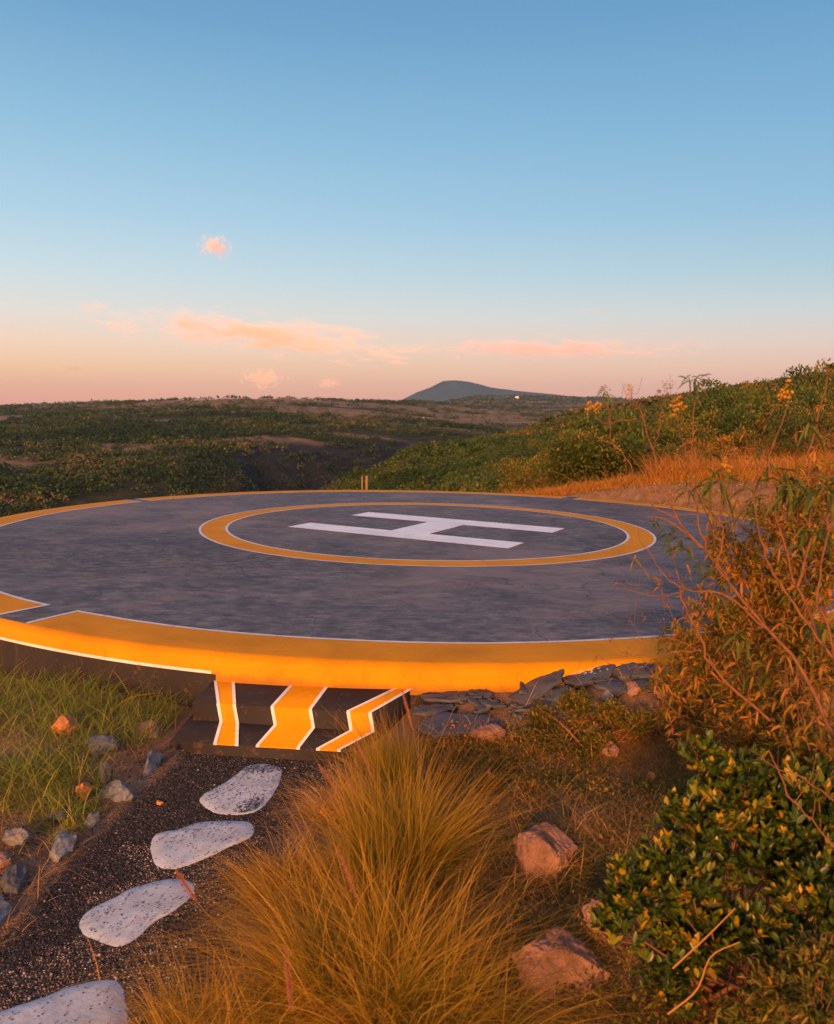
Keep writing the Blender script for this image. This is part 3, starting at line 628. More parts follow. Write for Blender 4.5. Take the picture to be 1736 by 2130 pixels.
sp = slab('dark slab splashed with white paint right of the long tilted one', [(1.12, 6.34), (1.40, 6.50), (1.58, 6.46), (1.48, 6.30), (1.22, 6.22)], .05, -.055, .18, -.12, 6)
slab('dark slab right of the paint-splashed one', [(1.50, 6.44), (1.72, 6.52), (1.92, 6.46), (1.82, 6.30), (1.58, 6.28)], .05, -.03, .15, -.05, 7)
slab('pale slab below the paint-splashed one', [(1.34, 6.16), (1.52, 6.22), (1.66, 6.14), (1.50, 6.02)], .035, -.08, .2, .05, 8)
slab('small slab wedged under the long tilted one', [(.94, 6.16), (1.14, 6.24), (1.22, 6.12), (1.02, 6.04)], .035, -.125, .15, -.1, 9)
slab('flat dull slab at the far right end beside the orange rock', [(1.60, 6.16), (1.78, 6.24), (1.74, 6.08), (1.62, 6.04)], .03, -.055, .1, .0, 10)
r_ = np.random.default_rng(77)
for q_ in range(26):                                            # shards filling the gaps between the slabs
    x = r_.uniform(0, 1.95); y0_ = np.interp(x, [0, .6, 1.0, 1.95], [5.62, 5.66, 6.02, 6.1]); y1_ = np.interp(x, [0, .9, 1.95], [6.24, 6.27, 6.48]); y = r_.uniform(y0_, y1_); s_ = r_.uniform(.05, .12); a_ = np.sort(r_.uniform(0, 6.28, 5))
    P = [(x + s_ * cos(t_) * 1.3, y + s_ * .8 * sin(t_)) for t_ in a_]
    o = slab('broken grey slate shard wedged between the larger slabs under the pad edge', P, .026, gzz(x, y) + r_.uniform(.01, .045), r_.uniform(-.1, .35), r_.uniform(-.3, .3), 100 + q_); o.name = 'slate_shard'; o['group'] = 'broken slate shards between the slabs'
# the paint splashes
mb = MB(); r_ = np.random.default_rng(5)
for _ in range(46):
    x = r_.normal(-.06, .07); y = r_.normal(.03, .028); a_ = r_.uniform(0, pi); l_ = r_.uniform(.004, .022); w_ = r_.uniform(.002, .005)
    d_ = np.array([cos(a_), sin(a_)]); e_ = np.array([-d_[1], d_[0]]); P = [(x, y) + d_ * l_, (x, y) + e_ * w_, (x, y) - d_ * l_, (x, y) - e_ * w_]
    mb.add([(p_[0], p_[1], .017) for p_ in P], [[0, 1, 2, 3]])
mb.build('paint_splash', M['paint_white'], sp)

# ------------------------------------------------------------------ gravel grains (nobody could count them)
m, t, out = mat_new('grit'); b = NB(t)
b.bsdf(out, b.ramp(b.n('ShaderNodeAttribute', attribute_name='rnd').outputs['Fac'], [(0, (.012, .012, .016)), (.6, (.045, .04, .045)), (.88, (.11, .09, .09)), (.96, (.26, .15, .12)), (1, (.42, .34, .32))]), .8, spec=.3); M['grit'] = m
OCT = np.array([(1, 0, 0), (0, 1, 0), (-1, 0, 0), (0, -1, 0), (0, 0, 1), (0, 0, -1.)]); OF = np.array([(0, 1, 4), (1, 2, 4), (2, 3, 4), (3, 0, 4), (1, 0, 5), (2, 1, 5), (3, 2, 5), (0, 3, 5)])
def in_poly(P, x, y):
    c_ = np.zeros(len(x), bool); n = len(P)
    for i in range(n):
        x0, y0 = P[i]; x1, y1 = P[i - 1]
        k = ((y0 > y) != (y1 > y)); c_ ^= k & (x < (x1 - x0) * (y - y0) / (y1 - y0 + 1e-12) + x0)
    return c_
def grains(name, x, y, z, s, rnd, mat):
    n = len(x); V = OCT[None] * s[:, None, None] * rng.uniform(.6, 1.2, (n, 6, 3)); a_ = rng.uniform(0, 6.3, n); ca, sa = np.cos(a_)[:, None], np.sin(a_)[:, None]
    V = np.stack([V[..., 0] * ca - V[..., 1] * sa, V[..., 0] * sa + V[..., 1] * ca, V[..., 2] * .7], -1) + np.stack([x, y, z], -1)[:, None]
    return obj(name, V.reshape(-1, 3), (OF[None] + 6 * np.arange(n)[:, None, None]).reshape(-1, 3), mat, None, {'rnd': np.repeat(rnd, 6)})
x = rng.uniform(-2.3, -.2, 150000); y = 2.3 + 3.4 * rng.uniform(0, 1, 150000) ** 1.15; pmv = path_mask(x, y)
on = np.zeros(len(x), bool)
for Q in stone_polys: on |= in_poly(Q, x, y)
k1 = (rng.random(len(x)) < pmv * .9 + .1) & ~on
x1, y1 = x[k1], y[k1]; s_ = rng.uniform(.0022, .0055, len(x1)) * np.where(rng.random(len(x1)) < .04, 1.9, 1.)
zg = hz(x1, y1); rr = rng.random(len(x1)) ** 1.6
rr = np.clip(rr + .25 * (fbm(x1 * 2.2, y1 * 2.2, 3, 55) > .12), 0, 1)
tag(grains('gravel', x1, y1, zg + s_ * .3, s_, rr, M['grit']), 'dark fine gravel of the path', 'gravel', kind='stuff')
# grit lying on the painted stones: thick on the first, sparse on the rest
xs, ys = [], []
for q, Q in enumerate(stone_polys):
    c = Q.mean(0); n = [1500, 230, 70, 60][q]; px_ = rng.uniform(Q[:, 0].min(), Q[:, 0].max(), n * 3); py_ = rng.uniform(Q[:, 1].min(), Q[:, 1].max(), n * 3)
    k = in_poly((Q - c) * .96 + c, px_, py_)
    if q == 0: k &= rng.random(len(px_)) < np.clip(.12 + 1.3 * sstep(-.05, .35, fbm(px_ * 6, py_ * 6, 3, 4)), 0, 1)
    if q == 1: k &= rng.random(len(px_)) < np.clip(.10 + 1.2 * sstep(.34, .0, np.hypot(px_ - (-1.24), py_ - 4.60)), 0, 1) * 1.
    xs.append(px_[k]); ys.append(py_[k])
x1 = np.concatenate(xs); y1 = np.concatenate(ys); s_ = rng.uniform(.0025, .0055, len(x1))
tag(grains('grit', x1, y1, -.375 + .005 + s_ * .4, s_, rng.random(len(x1)) ** 1.6 * .9, M['grit']), 'dark grit scattered on the white stones', 'grit', kind='stuff')

# ------------------------------------------------------------------ plants: builders
def blades(roots, dirs, L_, W_, droop, segs=5, rnd=None, curl=None):
    """tapered ribbons; returns V,F,rnd,tt.  dirs unit, droop bends towards -z and outwards"""
    n = len(roots); t_ = np.linspace(0, 1, segs + 1)[None, :, None]
    out_ = dirs * np.array([1, 1, 0]); out_ = norm(out_ + rng.normal(size=(n, 3)) * [.15, .15, 0])
    P = roots[:, None] + dirs[:, None] * (L_[:, None, None] * t_) + (out_[:, None] * .55 + np.array([0, 0, -.62])) * (L_ * droop)[:, None, None] * t_ ** 2.2
    if curl is not None: P = P + rng.normal(size=(n, 1, 3)) * [1, 1, .2] * (L_ * curl)[:, None, None] * t_ ** 1.5
    a_ = rng.uniform(0, 2 * pi, n); side = np.stack([np.cos(a_), np.sin(a_), np.zeros(n)], -1)
    w = W_[:, None, None] * (1 - t_ ** 2 * .93) * .5
    A = P - side[:, None] * w; B = P + side[:, None] * w; V = np.stack([A, B], 2).reshape(-1, 3); m_ = 2 * (segs + 1)
    q = np.array([[2 * k, 2 * k + 1, 2 * k + 3, 2 * k + 2] for k in range(segs)])
    Fq = (q[None] + m_ * np.arange(n)[:, None, None]).reshape(-1, 4)
    rnd = rng.random(n) if rnd is None else rnd
    return V, Fq, np.repeat(rnd, m_), np.tile(np.repeat(t_.ravel(), 2), n)
def addb(mb, *a_, **k): V, Fq, r_, t_ = blades(*a_, **k); mb.add(V, Fq, rnd=r_, tt=t_)
def up_dirs(n, spread, bias=(0, 0)):
    d_ = rng.normal(size=(n, 3)) * [spread, spread, .05] + [bias[0], bias[1], 1]; return norm(d_)
LT = np.array([(0, 0, 0), (.35, .5, .06), (.35, 0, 0), (.35, -.5, .06), (.72, .42, .04), (.72, 0, -.02), (.72, -.42, .04), (1, 0, -.06)])
LF4 = np.array([(2, 5, 4, 1), (3, 6, 5, 2)]); LF3 = np.array([(0, 2, 1), (0, 3, 2), (4, 5, 7), (5, 6, 7)])
def leaves(P, D, Ln, Wd, rnd, up=None, simple_=False, droop=0.):
    """leaf blades at points P pointing along D"""
    n = len(P); D = norm(D); u = np.array([0, 0, 1.]) if up is None else up
    S = norm(np.cross(D, u + rng.normal(size=(n, 3)) * .35)); Nn = np.cross(S, D)
    if simple_:
        T = np.array([(0, 0, 0), (.45, .5, .05), (1, 0, 0), (.45, -.5, .05)]); Fs_ = [np.array([(0, 3, 2, 1)])]
    else: T = LT; Fs_ = [LF4, LF3]
    V = P[:, None] + D[:, None] * (T[None, :, 0:1] * Ln[:, None, None]) + S[:, None] * (T[None, :, 1:2] * Wd[:, None, None]) + Nn[:, None] * (T[None, :, 2:3] * Ln[:, None, None])
    V[..., 2] -= (droop * Ln)[:, None] * T[None, :, 0] ** 2 if np.ndim(droop) else droop * Ln[:, None] * T[None, :, 0] ** 2
    k = len(T); Fs_ = [(f[None] + k * np.arange(n)[:, None, None]).reshape(-1, f.shape[1]) for f in Fs_]
    return V.reshape(-1, 3), Fs_, np.repeat(rnd, k)
def addl(mb, *a_, **kw):
    V, Fs_, r_ = leaves(*a_, **kw); n0 = mb.n; mb.V.append(V); mb.A.setdefault('rnd', []).append(r_); mb.n += len(V)
    for f in Fs_: mb.F.setdefault(f.shape[1], []).append(f + n0)
def tube(mb, P, r0, r1, sides=5, rnd=.5):
    P = np.asarray(P, float); n = len(P); T = norm(np.gradient(P, axis=0)); u = np.cross(T, [.3, .9, .2]); u = norm(u); v_ = np.cross(T, u)
    a_ = np.linspace(0, 2 * pi, sides, endpoint=False); rad = np.linspace(r0, r1, n)
    V = P[:, None] + (u[:, None] * np.cos(a_)[None, :, None] + v_[:, None] * np.sin(a_)[None, :, None]) * rad[:, None, None]
    i = np.arange(n - 1)[:, None] * sides; j = np.arange(sides)[None]
    Fq = np.stack([i + j, i + (j + 1) % sides, i + sides + (j + 1) % sides, i + sides + j], -1).reshape(-1, 4); mb.add(V.reshape(-1, 3), Fq, rnd=rnd)
def curve(P, n=14, wig=0., seed=0):
    P = np.asarray(P, float); s_ = np.r_[0, np.cumsum(np.linalg.norm(np.diff(P, axis=0), axis=1))]; k = len(P)
    Q = np.concatenate([[2 * P[0] - P[1]], P, [2 * P[-1] - P[-2]]]); out_ = []
    for u in np.linspace(0, k - 1 - 1e-6, n):
        i = int(u); t_ = u - i; p0, p1, p2, p3 = Q[i:i + 4]
        out_.append(.5 * ((2 * p1) + (-p0 + p2) * t_ + (2 * p0 - 5 * p1 + 4 * p2 - p3) * t_ ** 2 + (-p0 + 3 * p1 - 3 * p2 + p3) * t_ ** 3))
    out_ = np.array(out_)
    if wig: out_[1:-1] += np.random.default_rng(seed).normal(size=(n - 2, 3)) * wig
    return out_
def on_ground(x, y): return np.stack([x, y, hz(x, y)], -1)

# ------------------------------------------------------------------ fountain grass in the foreground
def tuft(label, x, y, rad, n, Lm, spread, bias, droop, plumes, W=.0026, name='grass_tuft', mat='blade_gold', group=None, rn=(0, 1), cat='grass tuft'):
    z0 = gzz(x, y); root = thing(name, label, cat, (x, y, z0), group=group)
    r_ = rad * np.sqrt(rng.random(n)); a_ = rng.uniform(0, 2 * pi, n); R = np.stack([r_ * np.cos(a_), r_ * np.sin(a_), np.full(n, -.02)], -1)
    D = norm(up_dirs(n, spread, bias) + R * [1.1, 1.1, 0] / rad * .35)
    nc = 70; cr = rad * np.sqrt(rng.random(nc)); ca = rng.uniform(0, 2 * pi, nc); CC = np.stack([cr * np.cos(ca), cr * np.sin(ca), np.full(nc, -.02)], -1); kc = rng.integers(0, nc, n)
    R = CC[kc] + rng.normal(size=(n, 3)) * [.018, .018, 0]; CD = norm(up_dirs(nc, spread, bias) + CC * [1.1, 1.1, 0] / rad * .35); D = norm(CD[kc] + rng.normal(size=(n, 3)) * .11)
    Ln = Lm * rng.uniform(.5, 1.08, n) * rng.uniform(.72, 1.08, nc)[kc]; mb = MB()
    addb(mb, R, D, Ln, W * rng.uniform(.6, 1.5, n), droop * rng.uniform(.3, 1.5, n) + (rng.random(n) < .04) * 1.6, segs=7, rnd=np.clip(rn[0] + (rn[1] - rn[0]) * (rng.random(nc)[kc] * .5 + rng.random(n) * .5), 0, 1), curl=.08)
    mb.build('blades', M[mat], root)
    # short dead thatch low down
    k = n // 2; mb = MB(); a_ = rng.uniform(0, 2 * pi, k); r_ = rad * 1.15 * np.sqrt(rng.random(k)); R = np.stack([r_ * np.cos(a_), r_ * np.sin(a_), np.full(k, -.01)], -1)
    addb(mb, R, up_dirs(k, .9), Lm * rng.uniform(.12, .4, k), W * rng.uniform(.8, 1.6, k), rng.uniform(.4, 1.4, k), segs=4)
    mb.build('thatch', M['blade_dry'], root)
    for q, (tip, top) in enumerate(plumes):                    # plume from tip (lower end) to top, world positions
        tip = np.array(tip) - [x, y, z0]; top = np.array(top) - [x, y, z0]; ax = top - tip; Lp = np.linalg.norm(ax); ax /= Lp
        m_ = 520; t_ = rng.random(m_); base = tip + ax * (t_ * Lp)[:, None]; pr_ = norm(np.cross(ax, rng.normal(size=(m_, 3)))); rr_ = .0075 * np.sin(np.clip(t_ * .93 + .07, 0, 1) * pi) ** .5 + .001
        mb = MB(); addb(mb, base, norm(pr_ * .75 + ax), rr_ * 2.4, np.full(m_, .0011), np.full(m_, .05), segs=2)
        pl = mb.build('seed_plume', M['plume_pink'], root)
        mb = MB(); b0 = np.array([rng.normal() * rad * .3, rng.normal() * rad * .3, 0]); tube(mb, curve([b0, b0 * .4 + (tip + ax * -.2) * .6, tip, tip + ax * Lp], 12), .0014, .0009, 4, .6); mb.build('stalk', M['blade_gold'], pl)
    return root
A = lambda px, py, D: atd(px, py, D)
tuft('tall golden grass tuft filling the middle foreground, with pink seed plumes', -.20, 3.02,   .24, 2200, .95, .30, (-.10, .05), .75,
     [(A(744, 1872, 2.7), A(700, 1762, 2.75)), (A(608, 2105, 2.2), A(592, 1960, 2.22)), (A(412, 1880, 2.7), A(366, 1812, 2.75))], .0033)
tuft('green-gold grass tuft behind the tall golden one, in front of the third yellow stripe', -.10, 3.98, .20, 1900, .86, .24, (.0, .05), .45,
     [(A(776, 1620, 3.7), A(742, 1540, 3.8)), (A(712, 1662, 3.6), A(662, 1590, 3.65)), (A(860, 1520, 3.9), A(836, 1432, 4.0))], .0032, rn=(0, .75))
tuft('lower golden grass tuft at the bottom edge, spilling over the farthest stepping stone', -.72, 2.62, .24, 2100, .62, .42, (-.14, .1), .9, [], .0033)
tuft('loose grass tuft with long arching blades left of the bottom pink boulder', .08, 2.75, .20, 1500, .92, .5, (.22, .05), 1.15, [], .0034, rn=(.1, .8))
tuft('small dry grass tuft between the second stepping stone and the tall grass', -.62, 3.85, .17, 1500, .42, .5, (-.1, .0), .9, [], .0022, rn=(.3, 1))
tuft('short rusty grass tuft right of the first stepping stone', -.42, 4.75, .2, 1300, .34, .6, (-.1, 0), .8, [], .0022, mat='blade_dry')
tuft('thin green grass tuft against the right end of the steps', -.16, 5.15, .14, 1100, .55, .25, (.0, 0), .35, [], .0022, rn=(0, .6))

# ------------------------------------------------------------------ ground cover
def cover(name, label, n, xr, yr, keep, Lr, W, spread, droop, mat, segs=3, curl=.15, rndf=None, cat='grass'):
    x = rng.uniform(*xr, n); y = rng.uniform(*yr, n); k = rng.random(n) < keep(x, y); x, y = x[k], y[k]; n = len(x)
    mb = MB(); L_ = rng.uniform(*Lr, n) * (.6 + .8 * vn(x * 2.5, y * 2.5, 61))
    rn = None if rndf is None else np.clip(rndf(x, y) + rng.normal(size=n) * .18, 0, 1)
    addb(mb, on_ground(x, y) - [0, 0, .005], up_dirs(n, spread), L_, W * rng.uniform(.6, 1.4, n), droop * rng.uniform(.3, 1.6, n), segs=segs, curl=curl, rnd=rn)
    return tag(mb.build(name, M[mat]), label, cat, kind='stuff')
dpad = lambda x, y: np.hypot(x - PADC[0], y - PADC[1])
okr = lambda x, y: (dpad(x, y) > 7.5) & ~((x < .05) & (x > -1.75) & (y > 5.42))
slab_zone = lambda x, y: ((x > -.1) & (x < 2.0) & (y > 5.72 - .0 * x + .12 * np.clip(x - .8, 0, 2)))
cover('dry_grass', 'low tangled brown and olive herbs between grass tuft and bushes', 110000, (-.7, 2.6), (2.0, 6.4),
      lambda x, y: okr(x, y) * (1 - path_mask(x, y)) * np.where(slab_zone(x, y), .05, 1) * sstep(-.45, .25, fbm(x * 1.6, y * 1.6, 4, 70)), (.05, .16), .0034, .9, .7, 'blade_herb', rndf=lambda x, y: .5 + 1.5 * fbm(x * 2.1, y * 2.1, 4, 90))
cover('dead_straw', 'pale dead straw lying on the ground right of the path', 100000, (-.75, 2.6), (2.0, 6.2),
      lambda x, y: okr(x, y) * (1 - path_mask(x, y)) * np.where(slab_zone(x, y), .05, 1) * sstep(-.35, .2, fbm(x * 1.9, y * 2.5, 4, 81)), (.06, .24), .0032, 1.5, .5, 'blade_dry', 4)
cover('green_grass', 'green grass left of the path below the dark pad wall', 60000, (-4.3, -1.85), (4.1, 7.4),
      lambda x, y: okr(x, y) * np.maximum(sstep(-.18, .22, fbm(x * 1.3, y * 1.3, 4, 91)), .8 * sstep(-2.35, -2.7, x) * sstep(5.2, 5.8, y)) * (.5 - .25 * sstep(5.0, 5.6, y)) * sstep(4.2, 4.8, y + .35 * (x + 2.)), (.12, .36), .0042, .55, .7, 'blade_green', 4)
cover('straw_left', 'dry straw and herbs among the rocks left of the path', 9000, (-4, -1.78), (3.3, 7.0),
      lambda x, y: okr(x, y) * (1 - path_mask(x, y)), (.06, .2), .002, 1.6, .5, 'blade_dry', 4)
cover('verge_herbs', 'thin herbs along the right side of the gravel', 5000, (-1.0, -.3), (2.4, 5.6),
      lambda x, y: okr(x, y) * .6 * sstep(.05, .9, 1 - path_mask(x, y)), (.04, .12), .002, 1.2, .6, 'blade_dry', 3)
def small_leaf_cover(name, label, n, xr, yr, keep, mat, h=(.01, .09), Ls=(.014, .032)):
    x = rng.uniform(*xr, n); y = rng.uniform(*yr, n); k = rng.random(n) < keep(x, y); x, y = x[k], y[k]; n = len(x)
    P = on_ground(x, y); P[:, 2] += rng.uniform(*h, n); Ln = rng.uniform(*Ls, n); mb = MB()
    addl(mb, P, rng.normal(size=(n, 3)) * [1, 1, .5] + [0, 0, .5], Ln, Ln * .5, np.clip(.5 + 1.3 * fbm(x * 2.3, y * 2.3, 4, 17) + rng.normal(size=n) * .2, 0, 1), simple_=True)
    return tag(mb.build(name, M[mat]), label, 'herbs', kind='stuff')
small_leaf_cover('ground_herbs', 'small-leaved creeping herbs around the pink boulders', 70000, (-.6, 2.4), (2.2, 6.1),
                 lambda x, y: okr(x, y) * (1 - path_mask(x, y)) * np.where(slab_zone(x, y), .0, 1) * sstep(-.2, .3, fbm(x * 2.1, y * 2.1, 4, 23)), 'leaf_amber')
# stalks with a bent seed head by the dark wall, a dead twig on the third stone's edge
def stem_thing(name, label, cat, P, r0, r1, mat, group=None):
    P = np.array(P); mb = MB(); tube(mb, curve(P - P[0], 12), r0, r1, 5); o = mb.build(name, M[mat], loc=P[0]); return tag(o, label, cat, group)
mb = MB(); tw = [A(208, 2035, 3.25), A(200, 2000, 3.3), A(182, 1950, 3.35)]; P0 = np.array(tw[0]); P0[2] = gzz(P0[0], P0[1])
tube(mb, curve([P0 * 0, np.array(tw[1]) - P0, np.array(tw[2]) - P0], 9), .003, .0012, 5); tube(mb, curve([np.array(tw[1]) - P0, A(192, 1985, 3.3) - P0, A(212, 1992, 3.3) - P0], 6), .0016, .0008, 4)
tag(mb.build('dead_twig', M['blade_dry'], loc=P0), 'thin dead forked twig standing in gravel above the farthest stepping stone', 'twig')
stem_thing('grass_stalk', 'long pale grass stalk bending right in front of the dark pad wall', 'grass stalk', [(-2.35, 5.75, -.35), A(215, 1500, 5.9), A(262, 1455, 5.9), A(320, 1442, 5.9)], .003, .002, 'blade_gold')
stem_thing('grass_stalk', 'thin green grass stalk standing upright left of the bending one', 'grass stalk', [(-2.75, 5.7, -.33), A(105, 1490, 5.8), A(80, 1430, 5.8)], .0025, .001, 'blade_green')

# ------------------------------------------------------------------ foreground bushes
def lumps_pts(lumps, n):
    c = np.array([l[0] for l in lumps]); r = np.array([l[1] for l in lumps]); w = r ** 2.2; k = rng.choice(len(lumps), n, p=w / w.sum())
    d = norm(rng.normal(size=(n, 3))); d[:, 2] = np.where(d[:, 2] < -.35, -d[:, 2], d[:, 2]); rad = r[k] * rng.uniform(.0, 1, n) ** .42
    return c[k] + d * rad[:, None] * [1, 1, .95], norm(d + [0, 0, .55]), k
def bush(name, label, cat, base, lumps, n_sh, per, Lf, Wf, mats, shoot=.07, bark='bark', spread=.9, upw=.5, group=None, stems=30, droop=0., flowers=0, rn_sh=.25, bright=0., whips=0):
    base = np.array(base, float); root = thing(name, label, cat, base, group=group)
    lumps = [(np.array(c) - base, r) for c, r in lumps]
    P, D, k = lumps_pts(lumps, n_sh); D = norm(D + rng.normal(size=D.shape) * .35)
    mbs = MB(); mbl = MB()
    for i in range(stems):
        c, r = lumps[i % len(lumps)]; e = c + norm(rng.normal(size=3)) * r * .7; s_ = np.array([rng.normal() * .06, rng.normal() * .06, 0]); mid_ = (s_ + e) / 2 + rng.normal(size=3) * .06 - [0, 0, .03]
        tube(mbs, curve([s_, mid_, e], 9), rng.uniform(.005, .010), .0025, 5)
    for i in range(0, n_sh, 2):
        p, d = P[i], D[i]; c = lumps[k[i]][0]; q = p + (c - p) * .55 * rng.uniform(.5, 1) - [0, 0, .03]
        tube(mbs, [q, (q + p) / 2 + rng.normal(size=3) * .008, p], .0028, .0014, 3)
    mbs.build('stems', M[bark], root)
    shr = np.clip(rng.normal(.45, rn_sh, n_sh), 0, 1)
    idx = np.repeat(np.arange(n_sh), per); n = len(idx); t_ = rng.random(n)
    pos_ = P[idx] - D[idx] * (shoot * t_)[:, None]
    dl = norm(D[idx] * (1.1 - .75 * t_)[:, None] * 1.2 + norm(rng.normal(size=(n, 3))) * spread + [0, 0, upw])
    Ln = rng.uniform(.7, 1.15, n) * Lf * (.75 + .35 * t_); rn = np.clip(shr[idx] + rng.normal(size=n) * .12 + bright * (1 - t_) ** 2, 0, 1)
    addl(mbl, pos_, dl, Ln, Ln * Wf, rn, droop=droop)
    mbl.build('leaves', M[mats], root)
    for q in range(whips):                                     # long loose shoots with a few leaves
        c, r = lumps[q % len(lumps)]; s_ = c + norm(rng.normal(size=3)) * r * .5; e = s_ + norm(rng.normal(size=3) * [.45, .45, .2] + [-.15, -.1, 1]) * rng.uniform(.25, .6); Q = curve([s_, (s_ + e) / 2 + rng.normal(size=3) * .03, e], 9, .004, q)
        mb = MB(); tube(mb, Q, .0032, .0009, 4)
        m_ = rng.integers(6, 22); j = rng.integers(2, 9, m_); mb2 = MB(); addl(mb2, Q[j], norm(rng.normal(size=(m_, 3)) + [0, 0, .3]), rng.uniform(.6, 1.1, m_) * Lf, rng.uniform(.6, 1.1, m_) * Lf * Wf, np.clip(rng.normal(.65, .2, m_), 0, 1), droop=.5)
        sh = mb.build('shoot', M[bark], root); mb2.build('leaves', M[mats], sh)
    for q in range(flowers):
        i = rng.integers(n_sh); m_ = 26; mb = MB(); dd = norm(rng.normal(size=(m_, 3)) * .8 + D[i]); addl(mb, np.repeat((P[i] + D[i] * .02)[None], m_, 0) + dd * .006, dd, np.full(m_, .012), np.full(m_, .007), rng.random(m_), simple_=True)
        mb.build('flower_head', M['petal_yellow'], root)
    return root
LA = [(1330, 1850, 2.85, .15), (1290, 1925, 2.8, .12), (1450, 1720, 3.0, .17), (1410, 1840, 2.85, .18), (1540, 1660, 3.1, .2), (1470, 1590, 3.2, .12), (1600, 1800, 3.0, .24), (1480, 1960, 2.85, .2), (1620, 1990, 2.7, .2),
      (1720, 1900, 2.7, .2), (1690, 1680, 3.0, .2), (1400, 1980, 2.9, .15), (1720, 1780, 2.9, .2), (1390, 2060, 2.9, .12)]
bush('glossy_bush', 'dense bush with upright glossy dark green leaves, some yellow, at lower right', 'bush', (1.22, 3.1, gzz(1.22, 3.1)), [(A(*l[:3]), l[3]) for l in LA], 1250, 12, .052, .38, 'leaf_dark', .06, 'bark', .75, .45, None, 40, flowers=0, bright=.25)
LB = [(1640, 2060, 2.45, .13), (1560, 2120, 2.5, .10), (1710, 2110, 2.3, .12), (1700, 2000, 2.45, .10)]
bush('olive_bush', 'low olive bush with small curled narrow leaves in the bottom right corner', 'bush', (1.05, 2.5, gzz(1.05, 2.5)), [(A(*l[:3]), l[3]) for l in LB], 330, 12, .042, .2, 'leaf_olive', .10, 'bark', .8, .1, None, 14, droop=.3)
LC = [(1540, 1190, 4.1, .20), (1640, 1110, 4.1, .26), (1720, 1200, 3.9, .3), (1500, 1290, 4.2, .2), (1600, 1330, 4.0, .3), (1700, 1400, 3.7, .3), (1470, 1400, 4.3, .2), (1560, 1470, 3.9, .24), (1440, 1490, 4.3, .16), (1680, 1530, 3.6, .22),
      (1690, 1030, 4.3, .2), (1610, 1220, 4.0, .2), (1460, 1550, 4.0, .16), (1560, 1570, 3.7, .2), (1650, 1590, 3.4, .2), (1720, 1600, 3.2, .2), (1430, 1340, 4.5, .16), (1410, 1430, 4.6, .18), (1500, 1130, 4.3, .10)]
bush('rust_bush', 'tall twiggy bush of narrow olive and rust leaves, right of the helipad', 'bush', (1.95, 4.0, gzz(1.95, 4.0)), [(A(*l[:3]), l[3]) for l in LC], 1650, 9, .062, .22, 'leaf_amber', .09, 'bark', .9, .15, None, 46, droop=.35, rn_sh=.3, whips=95)
LD = [(1400, 1420, 5.5, .18), (1450, 1470, 5.2, .22), (1390, 1490, 5.2, .14), (1520, 1400, 5.8, .3), (1560, 1350, 6.2, .35), (1640, 1300, 6.6, .4)]
bush('orange_bush', 'low bush of orange dry leaves beside the orange rock at the pad edge', 'bush', (2.0, 5.5, gzz(2.0, 5.5)), [(A(*l[:3]), l[3]) for l in LD], 1100, 8, .05, .25, 'leaf_rust', .08, 'bark', 1., .1, None, 24, rn_sh=.3, bright=.2, whips=18)
LE = [(1130, 1500, 5.75, .13), (1200, 1470, 5.8, .15), (1270, 1490, 5.7, .15), (1330, 1510, 5.5, .13), (1160, 1560, 5.5, .12), (1240, 1550, 5.45, .14), (1100, 1540, 5.55, .1)]
bush('low_shrub', 'low olive and orange shrub with tiny leaves in front of the slate slabs', 'shrub', (1.2, 5.55, gzz(1.2, 5.55) - .02), [(A(*l[:3]), l[3]) for l in LE], 1300, 9, .026, .4, 'leaf_olive', .06, 'bark', 1., .3, None, 22, rn_sh=.3)
LG = [(1020, 1640, 4.9, .10), (930, 1620, 4.95, .09), (1100, 1640, 4.9, .07), (960, 1700, 4.6, .08)]
bush('low_shrub', 'thin reddish herb clump in front of the biggest slate slab', 'shrub', (.35, 4.95, gzz(.35, 4.95) - .02), [(A(px_, py_, D_ ) - [0, 0, .0], r_) for px_, py_, D_, r_ in LG], 420, 8, .022, .4, 'leaf_rust', .05, 'bark', 1., .3, None, 10)

